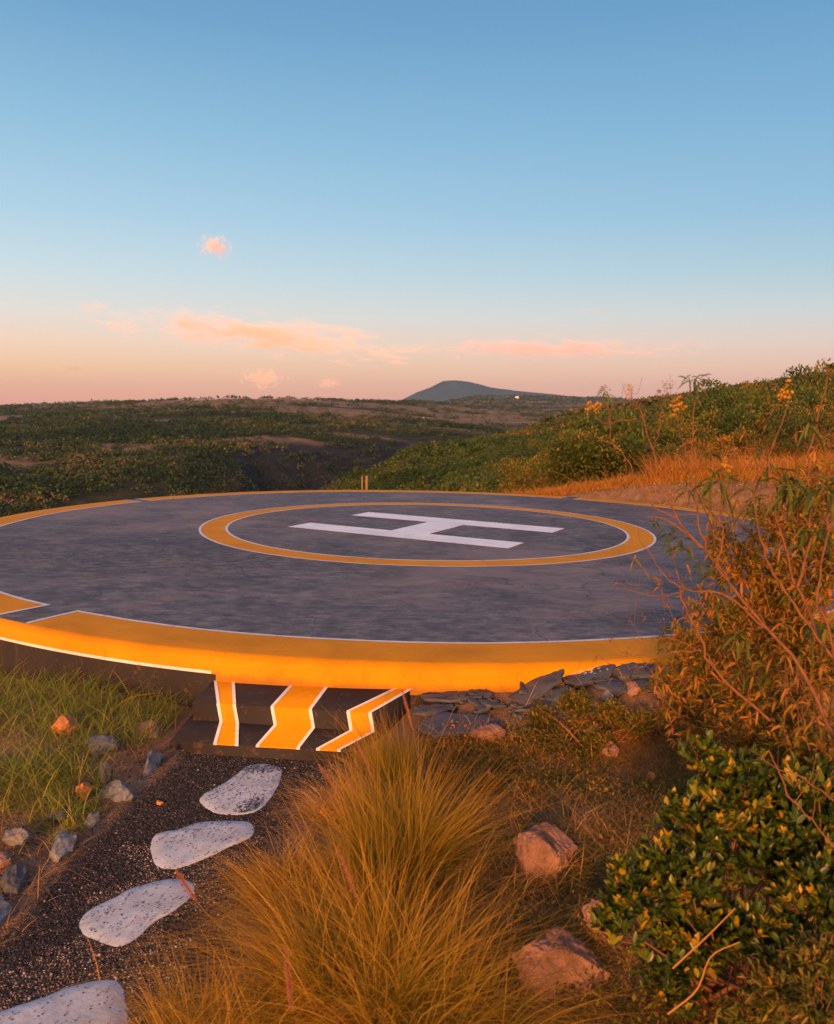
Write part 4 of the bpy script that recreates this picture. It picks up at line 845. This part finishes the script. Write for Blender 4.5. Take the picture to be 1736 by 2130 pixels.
# tall twiggy shrub reaching over the horizon, drooping leaves and yellow flower heads
tb_ = np.array([1.72, 3.0, gzz(1.72, 3.0)])
ts = thing('tall_shrub', 'tall bare-stemmed shrub at right with drooping leaf clusters and yellow flower heads above the horizon', 'shrub', tb_)
BR = [ # (pixel polyline, D start, D end, r0, r1)
 ([(1790, 1650), (1736, 1524), (1668, 1394), (1603, 1314), (1518, 1214), (1458, 1139), (1388, 1084), (1350, 1075)], 2.85, 3.2, .012, .0035),
 ([(1458, 1139), (1409, 1077), (1380, 996), (1358, 945), (1336, 861), (1325, 835)], 3.1, 3.2, .0055, .002),
 ([(1409, 1077), (1358, 1051), (1322, 989), (1292, 938), (1241, 909)], 3.12, 3.3, .0045, .0018),
 ([(1518, 1214), (1470, 1140), (1453, 1084), (1444, 1018), (1438, 960), (1441, 931), (1447, 830)], 3.05, 3.1, .0055, .002),
 ([(1490, 1180), (1505, 1120), (1497, 1080), (1515, 1011), (1522, 956), (1526, 916)], 3.0, 3.0, .005, .002),
 ([(1292, 938), (1272, 913), (1270, 862), (1259, 829)], 3.3, 3.3, .003, .0014), ([(1336, 861), (1318, 830), (1311, 815)], 3.2, 3.2, .0024, .001),
 ([(1358, 945), (1375, 880), (1380, 820)], 3.2, 3.15, .003, .0014), ([(1438, 960), (1411, 894), (1416, 850)], 3.1, 3.1, .003, .0014), ([(1325, 870), (1260, 880), (1227, 856)], 3.2, 3.3, .0025, .001),
 ([(1603, 1314), (1503, 1234), (1433, 1227), (1388, 1204), (1358, 1159), (1340, 1130)], 3.0, 3.2, .005, .0016), ([(1433, 1227), (1380, 1240), (1318, 1229), (1290, 1215)], 3.1, 3.25, .003, .001),
 ([(1603, 1500), (1488, 1394), (1453, 1314), (1423, 1254), (1408, 1194), (1398, 1130)], 3.0, 3.2, .007, .002), ([(1488, 1394), (1458, 1354), (1368, 1364), (1303, 1360), (1268, 1334)], 3.1, 3.3, .004, .001),
 ([(1458, 1354), (1400, 1330), (1340, 1330), (1310, 1290)], 3.1, 3.3, .003, .001), ([(1368, 1364), (1330, 1390), (1290, 1380)], 3.2, 3.3, .002, .0008),
 ([(1790, 1500), (1720, 1350), (1660, 1220), (1620, 1100), (1600, 960), (1640, 840)], 2.7, 2.9, .009, .002), ([(1660, 1220), (1690, 1100), (1680, 980), (1700, 880), (1722, 780)], 2.75, 2.8, .006, .002),
 ([(1620, 1100), (1560, 1060), (1500, 1010)], 2.85, 2.9, .004, .0016), ([(1736, 1380), (1700, 1250), (1725, 1100), (1718, 1010)], 2.6, 2.65, .007, .002), ([(1600, 960), (1560, 930), (1508, 960)], 2.9, 2.95, .003, .0012),
 ([(1720, 1350), (1640, 1240), (1590, 1150), (1570, 1040), (1585, 930)], 2.7, 2.9, .006, .0018), ([(1790, 1750), (1700, 1640), (1600, 1590), (1560, 1560)], 2.5, 2.8, .005, .002), ([(1800, 1860), (1700, 1720), (1640, 1650), (1600, 1560)], 2.5, 2.7, .0055, .0025)]
for k, (pl, d0, d1, r0, r1) in enumerate(BR):
    Dd = np.linspace(d0, d1, len(pl)); P = np.array([A(px_, py_, dd) for (px_, py_), dd in zip(pl, Dd)]) - tb_
    if pl[0][0] >= 1736: P = np.concatenate([[(.02 * k % .1, .01 * k % .07, 0)], P])
    mb = MB(); Q = curve(P, 20, .0035, k); tube(mb, Q, r0 * .8, r1 * .8, 6)
    for j in range(4, 19, 3):                                     # side twigs
        if rng.random() < .75:
            d_ = norm(rng.normal(size=3) + [0, 0, .5]); l_ = rng.uniform(.06, .2); tube(mb, curve([Q[j], Q[j] + d_ * l_ * .5 + rng.normal(size=3) * .01, Q[j] + d_ * l_ + [0, 0, .02]], 5), r1 * .8, .0007, 3)
    mb.build('branch', M['bark'], ts)
def droop_cluster(px_, py_, D_, n=16, L_=.10, s_=.02, mat='leaf_mid', rn=(.3, .9)):
    p = A(px_, py_, D_) - tb_; d = norm(rng.normal(size=(n, 3)) * [1, 1, .8] - [0, 0, .35]); mb = MB(); Ln = L_ * .8 * rng.uniform(.5, 1.1, n)
    addl(mb, p + d * .008 + rng.normal(size=(n, 3)) * L_ * .15, d, Ln, Ln * .17, rng.uniform(*rn, n), droop=rng.uniform(.2, .8, n)); return mb.build('leaf_cluster', M[mat], ts)
for px_, py_, D_, n, L_ in [(1447, 792, 3.1, 20, .085), (1261, 812, 3.3, 12, .06), (1380, 822, 3.15, 10, .05), (1500, 1000, 2.9, 26, .11), (1635, 1005, 2.8, 26, .12), (1722, 1010, 2.65, 26, .12), (1433, 1020, 3.1, 12, .07),
                            (1398, 1105, 3.2, 16, .07), (1420, 1130, 3.2, 18, .08), (1458, 1170, 3.1, 12, .06), (1360, 1085, 3.2, 12, .06), (1570, 1040, 2.9, 14, .09), (1690, 1100, 2.75, 18, .1), (1600, 980, 2.9, 14, .08),
                            (1540, 1320, 3.3, 20, .1), (1500, 1250, 3.3, 14, .08), (1560, 1400, 3.2, 18, .1), (1700, 1300, 2.8, 18, .1), (1590, 930, 2.9, 10, .07), (1680, 880, 2.8, 12, .08), (1410, 880, 3.1, 9, .05), (1340, 880, 3.2, 9, .05)]:
    droop_cluster(px_, py_, D_, n, L_)
def head(px_, py_, D_, r_=.016, mat='petal_yellow', n=70, name='flower_head'):
    p = A(px_, py_, D_) - tb_; c = p + rng.normal(size=(5, 3)) * r_ * .9; k = rng.integers(0, 5, n); d = norm(rng.normal(size=(n, 3)) + [0, 0, .4]); mb = MB()
    addl(mb, c[k] + d * r_ * .35, d, np.full(n, r_ * .7), np.full(n, r_ * .4), rng.random(n), simple_=True); mb.build(name, M[mat], ts)
for px_, py_, D_ in [(1311, 812, 3.2), (1227, 852, 3.3), (1416, 843, 3.1), (1642, 818, 2.9), (1508, 962, 2.95), (1701, 1011, 2.7), (1625, 826, 2.9), (1240, 850, 3.3), (1404, 848, 3.1)]: head(px_, py_, D_, .015)
for px_, py_, D_ in [(1380, 806, 3.15), (1254, 806, 3.3), (1371, 812, 3.15), (1318, 1225, 3.25), (1290, 1213, 3.25), (1303, 1355, 3.3), (1268, 1330, 3.3), (1722, 775, 2.8), (1395, 800, 3.15), (1340, 1290, 3.3), (1310, 1285, 3.3), (1355, 1235, 3.2)]: head(px_, py_, D_, .010, 'seed_brown', 40, 'seed_head')
for px_, py_, D_ in [(1508, 978, 2.9), (1380, 1245, 3.2), (1425, 1250, 3.2), (1400, 1200, 3.2), (1455, 1090, 3.1)]: head(px_, py_, D_, .010, 'seed_brown', 40, 'seed_head')
for k, (pl, lab) in enumerate([([(1400, 2015, 2.6), (1470, 1950, 2.6), (1530, 1890, 2.6)], 'straight bare orange twig slanting up through the glossy bush'),
                               ([(1390, 2110, 2.5), (1450, 2060, 2.5), (1480, 1990, 2.5), (1540, 1960, 2.5)], 'crooked bare orange twig below the straight one in the glossy bush')]):
    stem_thing('bare_twig', lab, 'twig', [A(*q) for q in pl], .0035, .002, 'blade_dry')

# ------------------------------------------------------------------ shrubs behind the pad, on the near hillside
def shrub_meshes(seed, h, w, n, Lf, mat, nl=7):
    r_ = np.random.default_rng(seed); mb = MB(); c = r_.normal(size=(nl, 3)) * [w * .32, w * .32, h * .16] + [0, 0, h * .52]; rad = r_.uniform(.22, .36, nl) * min(w, h)
    k = r_.integers(0, nl, n); d = norm(r_.normal(size=(n, 3)) + [0, 0, .25]); P = c[k] + d * (rad[k] * r_.uniform(.2, 1, n) ** .4)[:, None]; P[:, 2] = np.abs(P[:, 2]); rn = np.clip(r_.normal(.45, .2, n) + (P[:, 2] / h - .5) * .3, 0, 1)
    Ln = Lf * r_.uniform(.6, 1.3, n); addl(mb, P, norm(d + r_.normal(size=(n, 3)) * .7 + [0, 0, .3]), Ln, Ln * .5, rn, simple_=True)
    V, Fs_, A_ = mb.out(); crown = meshdata('foliage', V, Fs_, M[mat], A_)
    mb = MB()
    for q in range(9): tube(mb, curve([(r_.normal() * .05, r_.normal() * .05, -.1), c[q % nl] * .5 + r_.normal(size=3) * .08, c[q % nl] + r_.normal(size=3) * rad[q % nl] * .5], 6), .018, .006, 4)
    V, Fs_, A_ = mb.out(); return crown, meshdata('stems', V, Fs_, M['bark_grey'], A_)
protos = {'green': [shrub_meshes(s_, 1.3, 1.5, 2600, .085, 'leaf_mid') for s_ in (1, 2, 3)], 'olive': [shrub_meshes(s_, 1.2, 1.3, 2300, .075, 'leaf_olive') for s_ in (4, 5, 6)], 'rust': [shrub_meshes(s_, 1.0, 1.2, 1900, .07, 'leaf_rust') for s_ in (7, 8)]}
SL = {'green': 'leafy green shrub on the slope right of and behind the helipad', 'olive': 'yellowish olive shrub on the slope right of and behind the helipad', 'rust': 'rust-coloured dry shrub on the slope right of and behind the helipad'}
def place_shrub(kind, x, y, s_):
    o = thing('shrub', SL[kind], 'shrub', (x, y, gzz(x, y) - .04), (0, 0, rng.uniform(0, 6.28)), kind + ' shrubs on the slope behind the helipad'); o.scale = (s_, s_, s_ * rng.uniform(.85, 1.15))
    cm, sm = protos[kind][rng.integers(len(protos[kind]))]
    for nm, me in (('foliage', cm), ('stems', sm)): c = bpy.data.objects.new(nm, me); C.objects.link(c); c.parent = o
azr = lambda a_, r_: (r_ * sin(radians(a_)), r_ * cos(radians(a_)))
for a_, r_, k_, s_ in [(7.6, 25.5, 'olive', .75), (10.3, 23.6, 'olive', .85), (11.6, 23.0, 'green', 1.05), (12.9, 23.2, 'olive', 1.15), (14.2, 23.4, 'green', 1.0), (9.0, 24.2, 'olive', .8), (12.2, 25.2, 'olive', 1.35), (13.8, 25.8, 'green', 1.45), (10.6, 25.5, 'olive', 1.2), (8.2, 27.5, 'rust', .8),
                       (15.2, 29, 'green', 1.3), (16.5, 31, 'olive', 1.2), (11.8, 31, 'olive', 1.4), (13.4, 33, 'green', 1.5), (9.8, 33, 'olive', 1.3), (15.0, 36, 'green', 1.6), (17.4, 25.2, 'rust', .8), (19.0, 33, 'rust', 1.1), (18.3, 38, 'green', 1.5)]:
    place_shrub(k_, *azr(a_, r_), s_ * 1.22)
for q in range(110):
    a_ = rng.uniform(6.5, 28.5); r_ = 27 + 75 * rng.random() ** 1.2
    if a_ > 15 and r_ < 46 and rng.random() < .5: continue
    if a_ < 10 and r_ < 33: continue
    place_shrub(['green', 'olive', 'green', 'rust', 'olive'][q % 5], *azr(a_, r_), rng.uniform(.6, 1.6))
for a_, r_, k_, s_ in [(16.2, 23.8, 'green', 1.15), (17.6, 26.5, 'olive', 1.3), (19.4, 24.5, 'rust', 1.1), (20.6, 28.5, 'green', 1.5), (18.4, 30.5, 'olive', 1.6), (22.2, 25.5, 'olive', 1.2), (23.8, 29.5, 'rust', 1.5), (25.2, 26.0, 'green', 1.3),
                       (21.4, 34, 'green', 1.8), (24.6, 35, 'olive', 1.9), (26.4, 31, 'rust', 1.6), (16.8, 36, 'rust', 1.6), (19.8, 39, 'green', 1.9), (23.0, 42, 'green', 2.1), (26.2, 41, 'olive', 2.1), (17.9, 44, 'green', 2.0), (21.6, 48, 'olive', 2.2), (25.4, 50, 'green', 2.4)]:
    place_shrub(k_, *azr(a_, r_), s_)
for a_, r_ in [(-5.6, 23.2), (-6.3, 23.0), (-3.1, 23.4)]: place_shrub('olive', *azr(a_, r_), .5)

# dry orange grass on that slope
n = 75000; a_ = np.radians(rng.uniform(5.5, 30, n)); r_ = 21 + 45 * rng.random(n) ** 1.35; x = r_ * np.sin(a_); y = r_ * np.cos(a_)
bank = (dpad(r_ * np.sin(a_), r_ * np.cos(a_)) < 8.5) & (a_ > .25)
k = (dpad(x, y) > 7.75) & (fbm(x * .35, y * .35, 3, 12) > -.5) & ~(bank & (rng.random(n) < .9)) ; x, y, r_, a_ = x[k], y[k], r_[k], a_[k]; n = len(x); mb = MB()
addb(mb, on_ground(x, y), up_dirs(n, .3), rng.uniform(.25, .8, n) * (.5 + .7 * vn(x * .5, y * .5, 3)) * np.where((a_ < .27) & (r_ < 27), .55, 1.45), .010 + .0002 * r_, rng.uniform(.2, .8, n), segs=3, curl=.08, rnd=np.clip(.55 + .6 * fbm(x * .5, y * .5, 3, 44) + rng.normal(size=n) * .15, 0, 1))
tag(mb.build('tall_dry_grass', M['blade_orange']), 'tall orange dry grass on the slope right of the helipad', 'grass', kind='stuff')
n = 60000; a_ = np.radians(rng.uniform(6, 30, n)); r_ = 45 + 190 * rng.random(n) ** 1.2; x = r_ * np.sin(a_); y = r_ * np.cos(a_); k = fbm(x / 14, y / 14, 3, 99) + .3 * (np.degrees(a_) > 15) > .04; x, y, r_ = x[k], y[k], r_[k]; n = len(x); mb = MB()
addb(mb, on_ground(x, y), up_dirs(n, .35), rng.uniform(.5, 1.4, n), .0004 * r_ + .01, rng.uniform(.2, .8, n), segs=2, rnd=np.clip(.5 + .6 * fbm(x * .1, y * .1, 3, 44) + rng.normal(size=n) * .15, 0, 1))
tag(mb.build('hillside_dry_grass', M['blade_orange']), 'patches of dry orange grass between bushes on the right hillside', 'grass', kind='stuff')
# fringe of herbs at the far edge of the pad
th = rng.uniform(20, 165, 2600) * D2R; rr_ = rng.uniform(7.5, 9.5, 2600); x = PADC[0] + rr_ * np.cos(th); y = PADC[1] + rr_ * np.sin(th); z_ = hz(x, y); k = z_ > -1.2; x, y = x[k], y[k]; mb = MB(); n = len(x)
addb(mb, on_ground(x, y), up_dirs(n, .3), rng.uniform(.2, .6, n), np.full(n, .009), rng.uniform(.2, .8, n), segs=3)
tag(mb.build('edge_grass', M['blade_gold']), 'sparse grass growing behind the far edge of the helipad', 'grass', kind='stuff')
# rubble bank right of the pad
n = 2600; a_ = np.radians(rng.uniform(13, 31, n)); r_ = rng.uniform(17, 25, n); x = r_ * np.sin(a_); y = r_ * np.cos(a_); k = (dpad(x, y) > 7.6) & (dpad(x, y) < 9.2); x, y = x[k], y[k]; s_ = rng.uniform(.02, .06, len(x)) * rng.random(len(x)) ** 2
s_ = s_ + .01
tag(grains('rubble', x, y, hz(x, y) + s_ * .3, s_, rng.uniform(.9, 1, len(x)), M['rock_pink']), 'pinkish rubble on the bank at the right far edge of the pad', 'rubble', kind='stuff')

# ------------------------------------------------------------------ two wooden posts behind the pad
for (px_, w_, top, lab) in [(752.5, .05, 990, 'thin weathered wooden post behind the pad, left of the thicker one'), (762, .085, 989, 'thicker pale wooden post behind the pad, right of the thin one')]:
    P = A(px_, top, 23.6); zg = gzz(P[0], P[1]) - .2; h_ = P[2] - zg; V = []
    for zz, s_ in ((0, 1), (h_ * .5, .96), (h_ - .02, .93), (h_, .72)):
        for q in range(8): V.append((cos(q * pi / 4) * w_ / 2 * s_ * (1 + .08 * sin(3 * q)) + zz * .01, sin(q * pi / 4) * w_ / 2 * s_, zz))
    Fq = [[i * 8 + q, i * 8 + (q + 1) % 8, (i + 1) * 8 + (q + 1) % 8, (i + 1) * 8 + q] for i in range(3) for q in range(8)]
    tag(obj('wooden_post', V, [np.array(Fq), np.array([[24 + q for q in range(8)]])], M['wood_post'], loc=(P[0], P[1], zg)), lab, 'post')

# ------------------------------------------------------------------ hillside scrub: far-off masses
def scrub(name, label, n_try, azr_, rr_, dens, size, quads, mat='leaf_far', sq=.5, flat=.75):
    a_ = np.radians(rng.uniform(*azr_, n_try)); u = rng.random(n_try); r_ = np.sqrt(rr_[0] ** 2 + u ** 1.0 * (rr_[1] ** 2 - rr_[0] ** 2)) if rr_[1] / rr_[0] < 2.2 else rr_[0] * (rr_[1] / rr_[0]) ** (u ** .75)
    x = r_ * np.sin(a_); y = r_ * np.cos(a_); k = rng.random(n_try) < dens(x, y, r_); x, y, r_ = x[k], y[k], r_[k]; n = len(x)
    S = rng.uniform(*size, n) * (1 + r_ / 2200); P0 = on_ground(x, y)
    q = quads; idx = np.repeat(np.arange(n), q); m_ = len(idx); d = norm(rng.normal(size=(m_, 3)) + [0, 0, .35]); d[:, 2] = np.abs(d[:, 2])
    P = P0[idx] + d * (S[idx] * rng.uniform(.25, 1, m_) ** .5 * .55)[:, None] * [1, 1, flat] + [0, 0, 0]; P[:, 2] += S[idx] * .12
    shade = np.clip(.4 + .8 * fbm(x / 40, y / 25, 3, 5) + rng.normal(size=n) * .16, 0, 1)
    Ln = S[idx] * sq * rng.uniform(.5, 1.1, m_); mb = MB()
    addl(mb, P, norm(rng.normal(size=(m_, 3)) + d * .5), Ln, Ln * .8, np.clip(shade[idx] + rng.normal(size=m_) * .1, 0, 1), simple_=True)
    return tag(mb.build(name, M[mat]), label, 'scrub', kind='stuff')
bare = lambda x, y: (1 - .93 * patch_mask(x, y)) * (1 - .6 * cliff_shade_mask(x, y, hz(x, y)))
scrub('spur_scrub_close', 'green scrub on the near part of the spur, right behind the helipad', 1500, (-14, 30), (38, 105), lambda x, y, r: np.clip(.95 * bare(x, y) * sstep(-.6, -.1, fbm(x / 22, y / 16, 3, 66)), 0, 1), (1.1, 2.6), 280, 'leaf_mid', .085)
scrub('spur_scrub', 'dense green scrub on the spur behind the helipad', 5200, (-14, 30), (100, 290), lambda x, y, r: np.clip(.95 * bare(x, y) * sstep(-.5, .0, fbm(x / 22, y / 16, 3, 66)), 0, 1), (1.1, 2.6), 100, 'leaf_mid', .17)
scrub('near_scrub', 'scrub on the steep slope left behind the helipad', 1500, (-34, 2), (32, 140), lambda x, y, r: .9 + 0 * x, (1.2, 2.6), 160, 'leaf_far', .12)
scrub('valley_scrub', 'dark scrub covering the far side of the valley', 34000, (-31, 26), (180, 1250), lambda x, y, r: np.clip(bare(x, y) * sstep(-.55, .05, fbm(x / 45, y / 28, 4, 67)), 0, 1), (2.0, 5.4), 34, 'leaf_far', .21, .6)
scrub('plateau_scrub', 'tree-dotted plateau below the blue mountain', 7000, (-28, 26), (1200, 2600), lambda x, y, r: np.clip(.8 * bare(x, y), 0, 1), (3, 6), 8, 'leaf_far', .5, .6)

# ------------------------------------------------------------------ trees along the skylines
def tree_meshes(seed, h, w, form, n=500):
    r_ = np.random.default_rng(seed); mb = MB()
    if form == 'cone': t_ = r_.random(n); rad = w * .5 * (1 - t_) ** .8 * r_.uniform(.3, 1, n); a_ = r_.uniform(0, 6.3, n); P = np.stack([rad * np.cos(a_), rad * np.sin(a_), h * (.12 + .88 * t_)], -1)
    elif form == 'umbrella': a_ = r_.uniform(0, 6.3, n); rad = w * .5 * np.sqrt(r_.random(n)); P = np.stack([rad * np.cos(a_), rad * np.sin(a_), h * (.72 + .24 * r_.random(n) * (1 - (rad / w * 2) ** 2 * .7))], -1)
    else:
        c = r_.normal(size=(6, 3)) * [w * .24, w * .24, h * .1] + [0, 0, h * .62]; k = r_.integers(0, 6, n); d = norm(r_.normal(size=(n, 3))); P = c[k] + d * (w * .26 * r_.uniform(.3, 1, n) ** .5)[:, None]
    d = norm(r_.normal(size=(n, 3)) + [0, 0, .3]); Ln = w * r_.uniform(.08, .17, n) * (.7 if form == 'cone' else 1); addl(mb, P, d, Ln, Ln * .7, np.clip(r_.normal(.4, .2, n), 0, 1), simple_=True)
    V, Fs_, A_ = mb.out(); crown = meshdata('crown', V, Fs_, M['leaf_far'], A_); mb = MB(); tube(mb, curve([(0, 0, -.4), (h * .02, 0, h * .35), (0, 0, h * .72)], 6), h * .03, h * .012, 6)
    for q in range(4): tube(mb, curve([(0, 0, h * .45), (r_.normal() * w * .12, r_.normal() * w * .12, h * .6), (r_.normal() * w * .25, r_.normal() * w * .25, h * .74)], 5), h * .012, h * .004, 4)
    V, Fs_, A_ = mb.out(); return crown, meshdata('trunk', V, Fs_, M['bark_grey'], A_)
TP = {'cone': [tree_meshes(21, 6, 1.7, 'cone'), tree_meshes(22, 5, 1.5, 'cone')], 'umbrella': [tree_meshes(23, 4.6, 6.5, 'umbrella')], 'round': [tree_meshes(24, 4, 4, 'round'), tree_meshes(25, 3.6, 4.4, 'round'), tree_meshes(26, 4.4, 3.6, 'round')]}
TL = {'cone': 'slim dark conical tree standing on the right-hand skyline', 'umbrella': 'flat-topped tree on the right-hand skyline', 'round': 'small rounded dark tree standing on the skyline'}
def crest(a_, r0, r1):
    rr_ = np.linspace(r0, r1, 160); x = rr_ * sin(radians(a_)); y = rr_ * cos(radians(a_)); z = hz(x, y); e = (z - 2) / rr_; k = int(np.argmax(e)); return rr_[k]
def place_tree(form, a_, r0, r1, s_, lab=None, group=None, back=0.):
    r_ = crest(a_, r0, r1) + back; x, y = azr(a_, r_); o = thing('tree', lab or TL[form], 'tree', (x, y, gzz(x, y)), (0, 0, rng.uniform(0, 6.3)), group or form + ' trees along the skyline'); o.scale = (s_,) * 3
    cm, tm = TP[form][rng.integers(len(TP[form]))]
    for nm, me in (('crown', cm), ('trunk', tm)): c = bpy.data.objects.new(nm, me); C.objects.link(c); c.parent = o
pxa = lambda px_: math.degrees(math.atan((px_ - 868) / 1750))
for px_, s_ in [(1639, .62), (1640, .9), (1618, .5), (1691, .62), (1696, .7), (1700, .5), (1575, .45)]: place_tree('cone', pxa(px_), 150, 300, s_)
for px_, s_ in [(1733, .95), (1722, .8)]: place_tree('umbrella', pxa(px_), 150, 300, s_)
for px_ in list(np.arange(1545, 1600, 5.)) + [1602, 1608, 1614, 1470, 1478, 1655, 1665, 1672, 1681, 1500, 1512, 1450, 1430, 1420, 1395, 1352, 1340, 1362, 1304]: place_tree('round', pxa(px_ + rng.normal()), 120, 300, rng.uniform(.35, .62))
far_l = 'tiny dark tree on the far skyline across the valley'
for q in range(46): place_tree('round', rng.uniform(-20, 0.5), 650, 1300, rng.uniform(.4, .9), far_l, 'trees on the far ridge')
for q in range(30): place_tree('round', rng.uniform(5.5, 12), 1800, 2700, rng.uniform(.9, 1.8), 'tiny dark tree on the plateau skyline right of the blue mountain', 'trees on the plateau ridge')

# ------------------------------------------------------------------ far houses
def house(label, px_, py_, D_, w, d, h, rh, roofm='house_roof', wall='house_white', rot=0.):
    P = A(px_, py_, D_); z0 = gzz(P[0], P[1]); z0 = min(P[2], z0) if abs(P[2] - z0) > 3 else z0
    r_ = thing('house', label, 'house', (P[0], P[1], z0), (0, 0, rot))
    V = [(-w / 2, -d / 2, -2), (w / 2, -d / 2, -2), (w / 2, d / 2, -2), (-w / 2, d / 2, -2), (-w / 2, -d / 2, h), (w / 2, -d / 2, h), (w / 2, d / 2, h), (-w / 2, d / 2, h)]
    obj('walls', V, np.array([(0, 1, 5, 4), (1, 2, 6, 5), (2, 3, 7, 6), (3, 0, 4, 7)]), M[wall], r_)
    e = .5; V = [(-w / 2 - e, -d / 2 - e, h), (w / 2 + e, -d / 2 - e, h), (w / 2 + e, d / 2 + e, h), (-w / 2 - e, d / 2 + e, h), (-w / 2 + rh, 0, h + rh), (w / 2 - rh, 0, h + rh)]
    obj('roof', V, [np.array([(0, 1, 5, 4), (2, 3, 4, 5)]), np.array([(1, 2, 5), (3, 0, 4)]), np.array([(3, 2, 1, 0)])], M[roofm], r_)
    for q in (-.28, .28): obj('window', [(w * q - .6, -d / 2 - .03, h * .35), (w * q + .6, -d / 2 - .03, h * .35), (w * q + .6, -d / 2 - .03, h * .75), (w * q - .6, -d / 2 - .03, h * .75)], np.array([(0, 1, 2, 3)]), M['window_dark'], r_)
    return r_
house('tiny bright white house on the plateau right of the blue mountain', 1076, 832, 1900, 8, 7, 5.5, 1.6, 'house_white')
house('tiny white house roof on the plateau skyline left of the brighter house', 1056, 822, 2150, 5, 4, 2.5, 1., 'house_roof')
house('small white house with dark roof among trees on the right-hand skyline', 1516, 806, 225, 3.2, 3, 1.2, .6)
house('small house with a low reddish roof at the right end of the skyline', 1715, 784, 262, 10, 6, 2.2, 1.2)
house('tiny pale hut on the far hillside below the left skyline', 882, 866, 620, 2, 2, 1.2, .5, 'house_white')

# ------------------------------------------------------------------ clouds and air
def cloud_mat(name, dens, seed, sx=1., col=(1., .84, .79)):  # pink and mauve sunset light put into the white vapour's colour
    m, t, out = mat_new(name); b = NB(t); v = b.coord('Object')
    ln = b.n('ShaderNodeVectorMath', {0: v}, operation='LENGTH').outputs['Value']
    wv = b.n('ShaderNodeMapping', {'Vector': v, 'Location': (seed, seed * 1.7, 0), 'Scale': (3.0 * sx, 1.2, 1.3)}).outputs[0]
    n_ = b.n('ShaderNodeTexNoise', {'Vector': wv, 'Scale': 1.9, 'Detail': 8, 'Roughness': .66, 'Distortion': .7}).outputs['Fac']
    fall = b.math('SUBTRACT', 1., ln); dn = b.math('MULTIPLY', b.step(b.math('ADD', b.math('MULTIPLY', fall, .7), b.math('MULTIPLY', b.math('SUBTRACT', n_, .5), 2.6)), .32, .60), dens)
    pv = b.n('ShaderNodeVolumePrincipled', {'Color': (*col, 1), 'Anisotropy': -.3, 'Density': dn}); t.links.new(pv.outputs[0], out.inputs['Volume']); return m
def cloud(label, px_, py_, w_px, h_px, dens, seed, tilt=0., D_=8500, sx=1., col=(1., .84, .79)):
    P = A(px_, py_, D_); k = D_ / 1750; V, Fq = ICO3
    o = obj('cloud', V, Fq, cloud_mat('cloud_light_tint', dens, seed, sx, col), loc=P); o.scale = (w_px * k / 2, min(w_px, 220) * k / 2.2, h_px * k / 2); o.rotation_euler = (0, tilt, 0)
    return tag(o, label, 'cloud')
cloud('long pink cloud streak at left, tapering down to its right end', 525, 694, 860, 96, .007, 3.1, .115)
cloud('faint mauve cloud streak above the blue mountain, to its right', 1150, 724, 720, 60, .0035, 7.7, .0, col=(.80, .70, .80))
cloud('small lone pink cloud high above the long streak', 449, 514, 96, 60, .009, 1.3)
cloud('soft pink puff low over the far ridge, left of the mountain', 548, 788, 130, 62, .004, 5.2)
cloud('smaller pink puff between the low soft puff and the mountain', 684, 797, 74, 34, .005, 9.4)
cloud('tiny grey cloud wisp low at the left over the horizon', 158, 766, 80, 14, .003, 11., col=(.6, .55, .65))
cloud('thin blue-grey wisp high at right above the mauve streak', 1243, 646, 110, 14, .002, 13., col=(.6, .62, .75))

m, t, out = mat_new('haze_air'); b = NB(t); pv = b.n('ShaderNodeVolumePrincipled', {'Color': (.45, .70, 1., 1), 'Density': .00007, 'Anisotropy': 0.}); t.links.new(pv.outputs[0], out.inputs['Volume'])
V = [(x, y, z) for z in (-75, 175) for (x, y) in ((-6100, -6100), (6100, -6100), (6100, 6100), (-6100, 6100))]
hz_o = obj('haze', V, np.array([(3, 2, 1, 0), (4, 5, 6, 7), (0, 1, 5, 4), (1, 2, 6, 5), (2, 3, 7, 6), (3, 0, 4, 7)]), None); hz_o.data.materials.append(m); tag(hz_o, kind='stuff')
